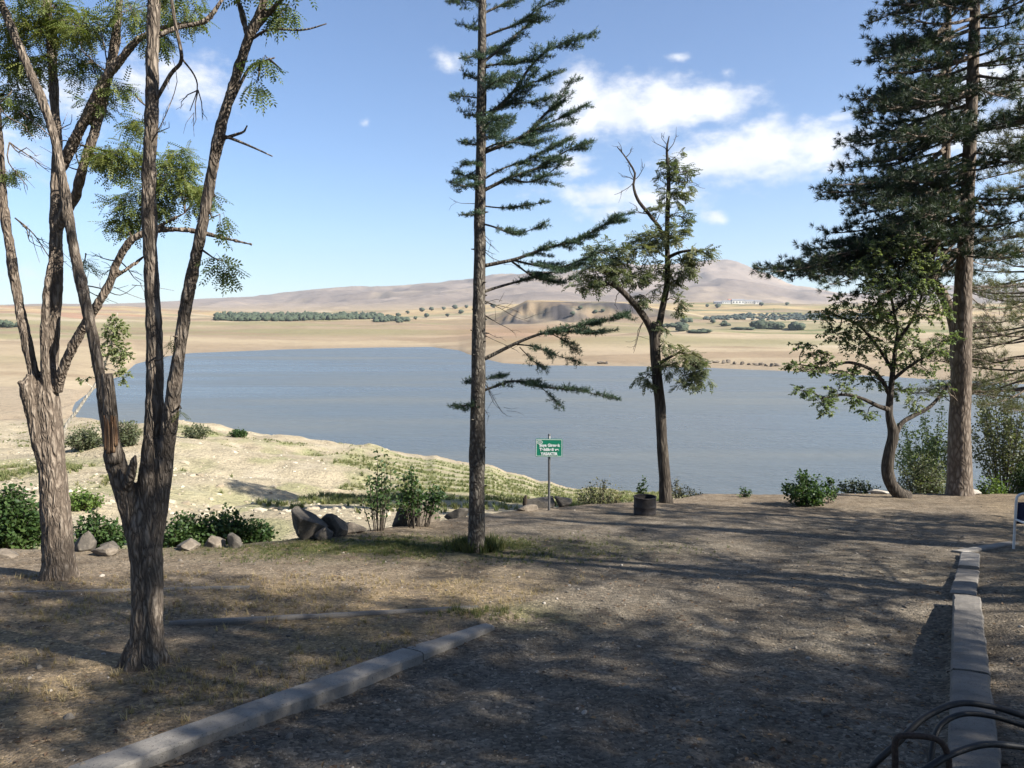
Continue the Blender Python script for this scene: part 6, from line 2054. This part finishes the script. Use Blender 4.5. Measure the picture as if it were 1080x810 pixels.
# clouds: (photo column, row, half width, half height, density)
CL = [(612, 98, 34, 24, 1.), (650, 112, 46, 26, 1.), (700, 112, 50, 26, 1.05), (752, 108, 44, 18, .95), (620, 128, 40, 16, .85), (800, 160, 62, 26, 1.05), (855, 156, 50, 22, .95), (750, 168, 50, 22, .9), (735, 178, 44, 14, .7), (890, 150, 20, 12, .6),
      (640, 203, 66, 12, .75), (690, 212, 50, 14, .8), (645, 222, 40, 9, .6), (604, 172, 26, 12, .75), (200, 88, 44, 22, .75), (150, 90, 40, 26, .55), (60, 95, 50, 26, .6), (471, 62, 17, 10, .62), (757, 228, 14, 7, .75), (717, 60, 14, 5, .5), (765, 76, 10, 5, .4), (878, 126, 24, 6, .5), (1040, 88, 40, 22, .9), (1000, 110, 40, 20, .8), (385, 129, 5, 4, .45), (60, 292, 80, 8, .4), (600, 90, 14, 10, .7), (1120, 140, 90, 30, .9), (-150, 130, 120, 40, .9), (1300, 90, 160, 50, 1.)]
acc = None
wn = N(nt, 'ShaderNodeTexNoise', Scale=16., Detail=4., Roughness=.6)
nt.links.new(cmb.outputs[0], wn.inputs['Vector'])
wo = nt.nodes.new('ShaderNodeVectorMath'); wo.operation = 'MULTIPLY_ADD'
nt.links.new(wn.outputs['Color'], wo.inputs[0]); wo.inputs[1].default_value = (.045, .026, 0); nt.links.new(cmb.outputs[0], wo.inputs[2])
for (x, y, rx, ry, dn) in CL:
    r = ray(x, y); r = r / np.linalg.norm(r)
    a_, e_ = math.atan2(r[0], r[1]), math.asin(r[2])
    s1 = nt.nodes.new('ShaderNodeVectorMath'); s1.operation = 'SUBTRACT'; nt.links.new(wo.outputs[0], s1.inputs[0]); s1.inputs[1].default_value = (a_ + .0225, e_ + .013, 0)
    s2 = nt.nodes.new('ShaderNodeVectorMath'); s2.operation = 'MULTIPLY'; nt.links.new(s1.outputs[0], s2.inputs[0]); s2.inputs[1].default_value = (F / rx / 1.22, F / ry / 1.25, 0)
    s3 = nt.nodes.new('ShaderNodeVectorMath'); s3.operation = 'LENGTH'; nt.links.new(s2.outputs[0], s3.inputs[0])
    k = math_n(nt, 'MULTIPLY', math_n(nt, 'SUBTRACT', 1.25, s3.outputs['Value']), dn)
    acc = k if acc is None else math_n(nt, 'SMOOTH_MAX', acc, k)
    if acc is not k: acc.node.inputs[2].default_value = .15
cn = N(nt, 'ShaderNodeTexNoise', Scale=30., Detail=8., Roughness=.62)
mpc = nt.nodes.new('ShaderNodeMapping'); mpc.inputs['Scale'].default_value = (1, 1.7, 1); nt.links.new(cmb.outputs[0], mpc.inputs[0]); nt.links.new(mpc.outputs[0], cn.inputs['Vector'])
dens = math_n(nt, 'ADD', acc, math_n(nt, 'MULTIPLY', math_n(nt, 'SUBTRACT', cn.outputs['Fac'], .5), 1.5))
mr = N(nt, 'ShaderNodeMapRange', _interpolation_type='SMOOTHSTEP'); nt.links.new(dens, mr.inputs['Value'])
mr.inputs['From Min'].default_value = .10; mr.inputs['From Max'].default_value = 1.05
fac = math_n(nt, 'MULTIPLY', mr.outputs[0], .93)
cn2 = N(nt, 'ShaderNodeTexNoise', Scale=22., Detail=4., Roughness=.5)
nt.links.new(cmb.outputs[0], cn2.inputs['Vector'])
CLB = 7.2
cc = ramp(nt, cn2.outputs['Fac'], [(.35, (CLB * .80, CLB * .83, CLB * .90)), (.6, (CLB, CLB * .99, CLB * .985))])
skymul = mixc(nt, 1.0, sky.outputs[0], (.86, .95, 1.07), 'MULTIPLY')
skc = mixc(nt, fac, skymul, cc)
nt.links.new(skc, bg.inputs[0])
bg.inputs[1].default_value = .062

sl = bpy.data.lights.new('sun', 'SUN'); sl.energy = 5.0; sl.angle = R(.53); sl.color = (1, .945, .86)
so = bpy.data.objects.new('sun', sl); COL.objects.link(so)
ce = math.cos(R(SUN_EL))
sd = Vector((ce * math.sin(R(SUN_AZ)), ce * math.cos(R(SUN_AZ)), math.sin(R(SUN_EL))))
so.rotation_euler = sd.to_track_quat('Z', 'Y').to_euler(); so.location = (20, 0, 30)

cam = bpy.data.cameras.new('camera'); co = bpy.data.objects.new('camera', cam); COL.objects.link(co)
cam.sensor_fit = 'HORIZONTAL'; cam.sensor_width = 36; cam.lens = 36 * F / 1080
cam.clip_start = .05; cam.clip_end = 30000
co.location = (0, 0, EYE); co.rotation_euler = (R(90) - PITCH, 0, 0)
SC.camera = co
vs = SC.view_settings
vs.view_transform = 'Standard'; vs.look = 'None'; vs.gamma = 1; vs.use_curve_mapping = False
vs.exposure = 1.48
SC.cycles.max_bounces = 6; SC.cycles.volume_bounces = 0; SC.cycles.transparent_max_bounces = 8
SC.cycles.use_denoising = True
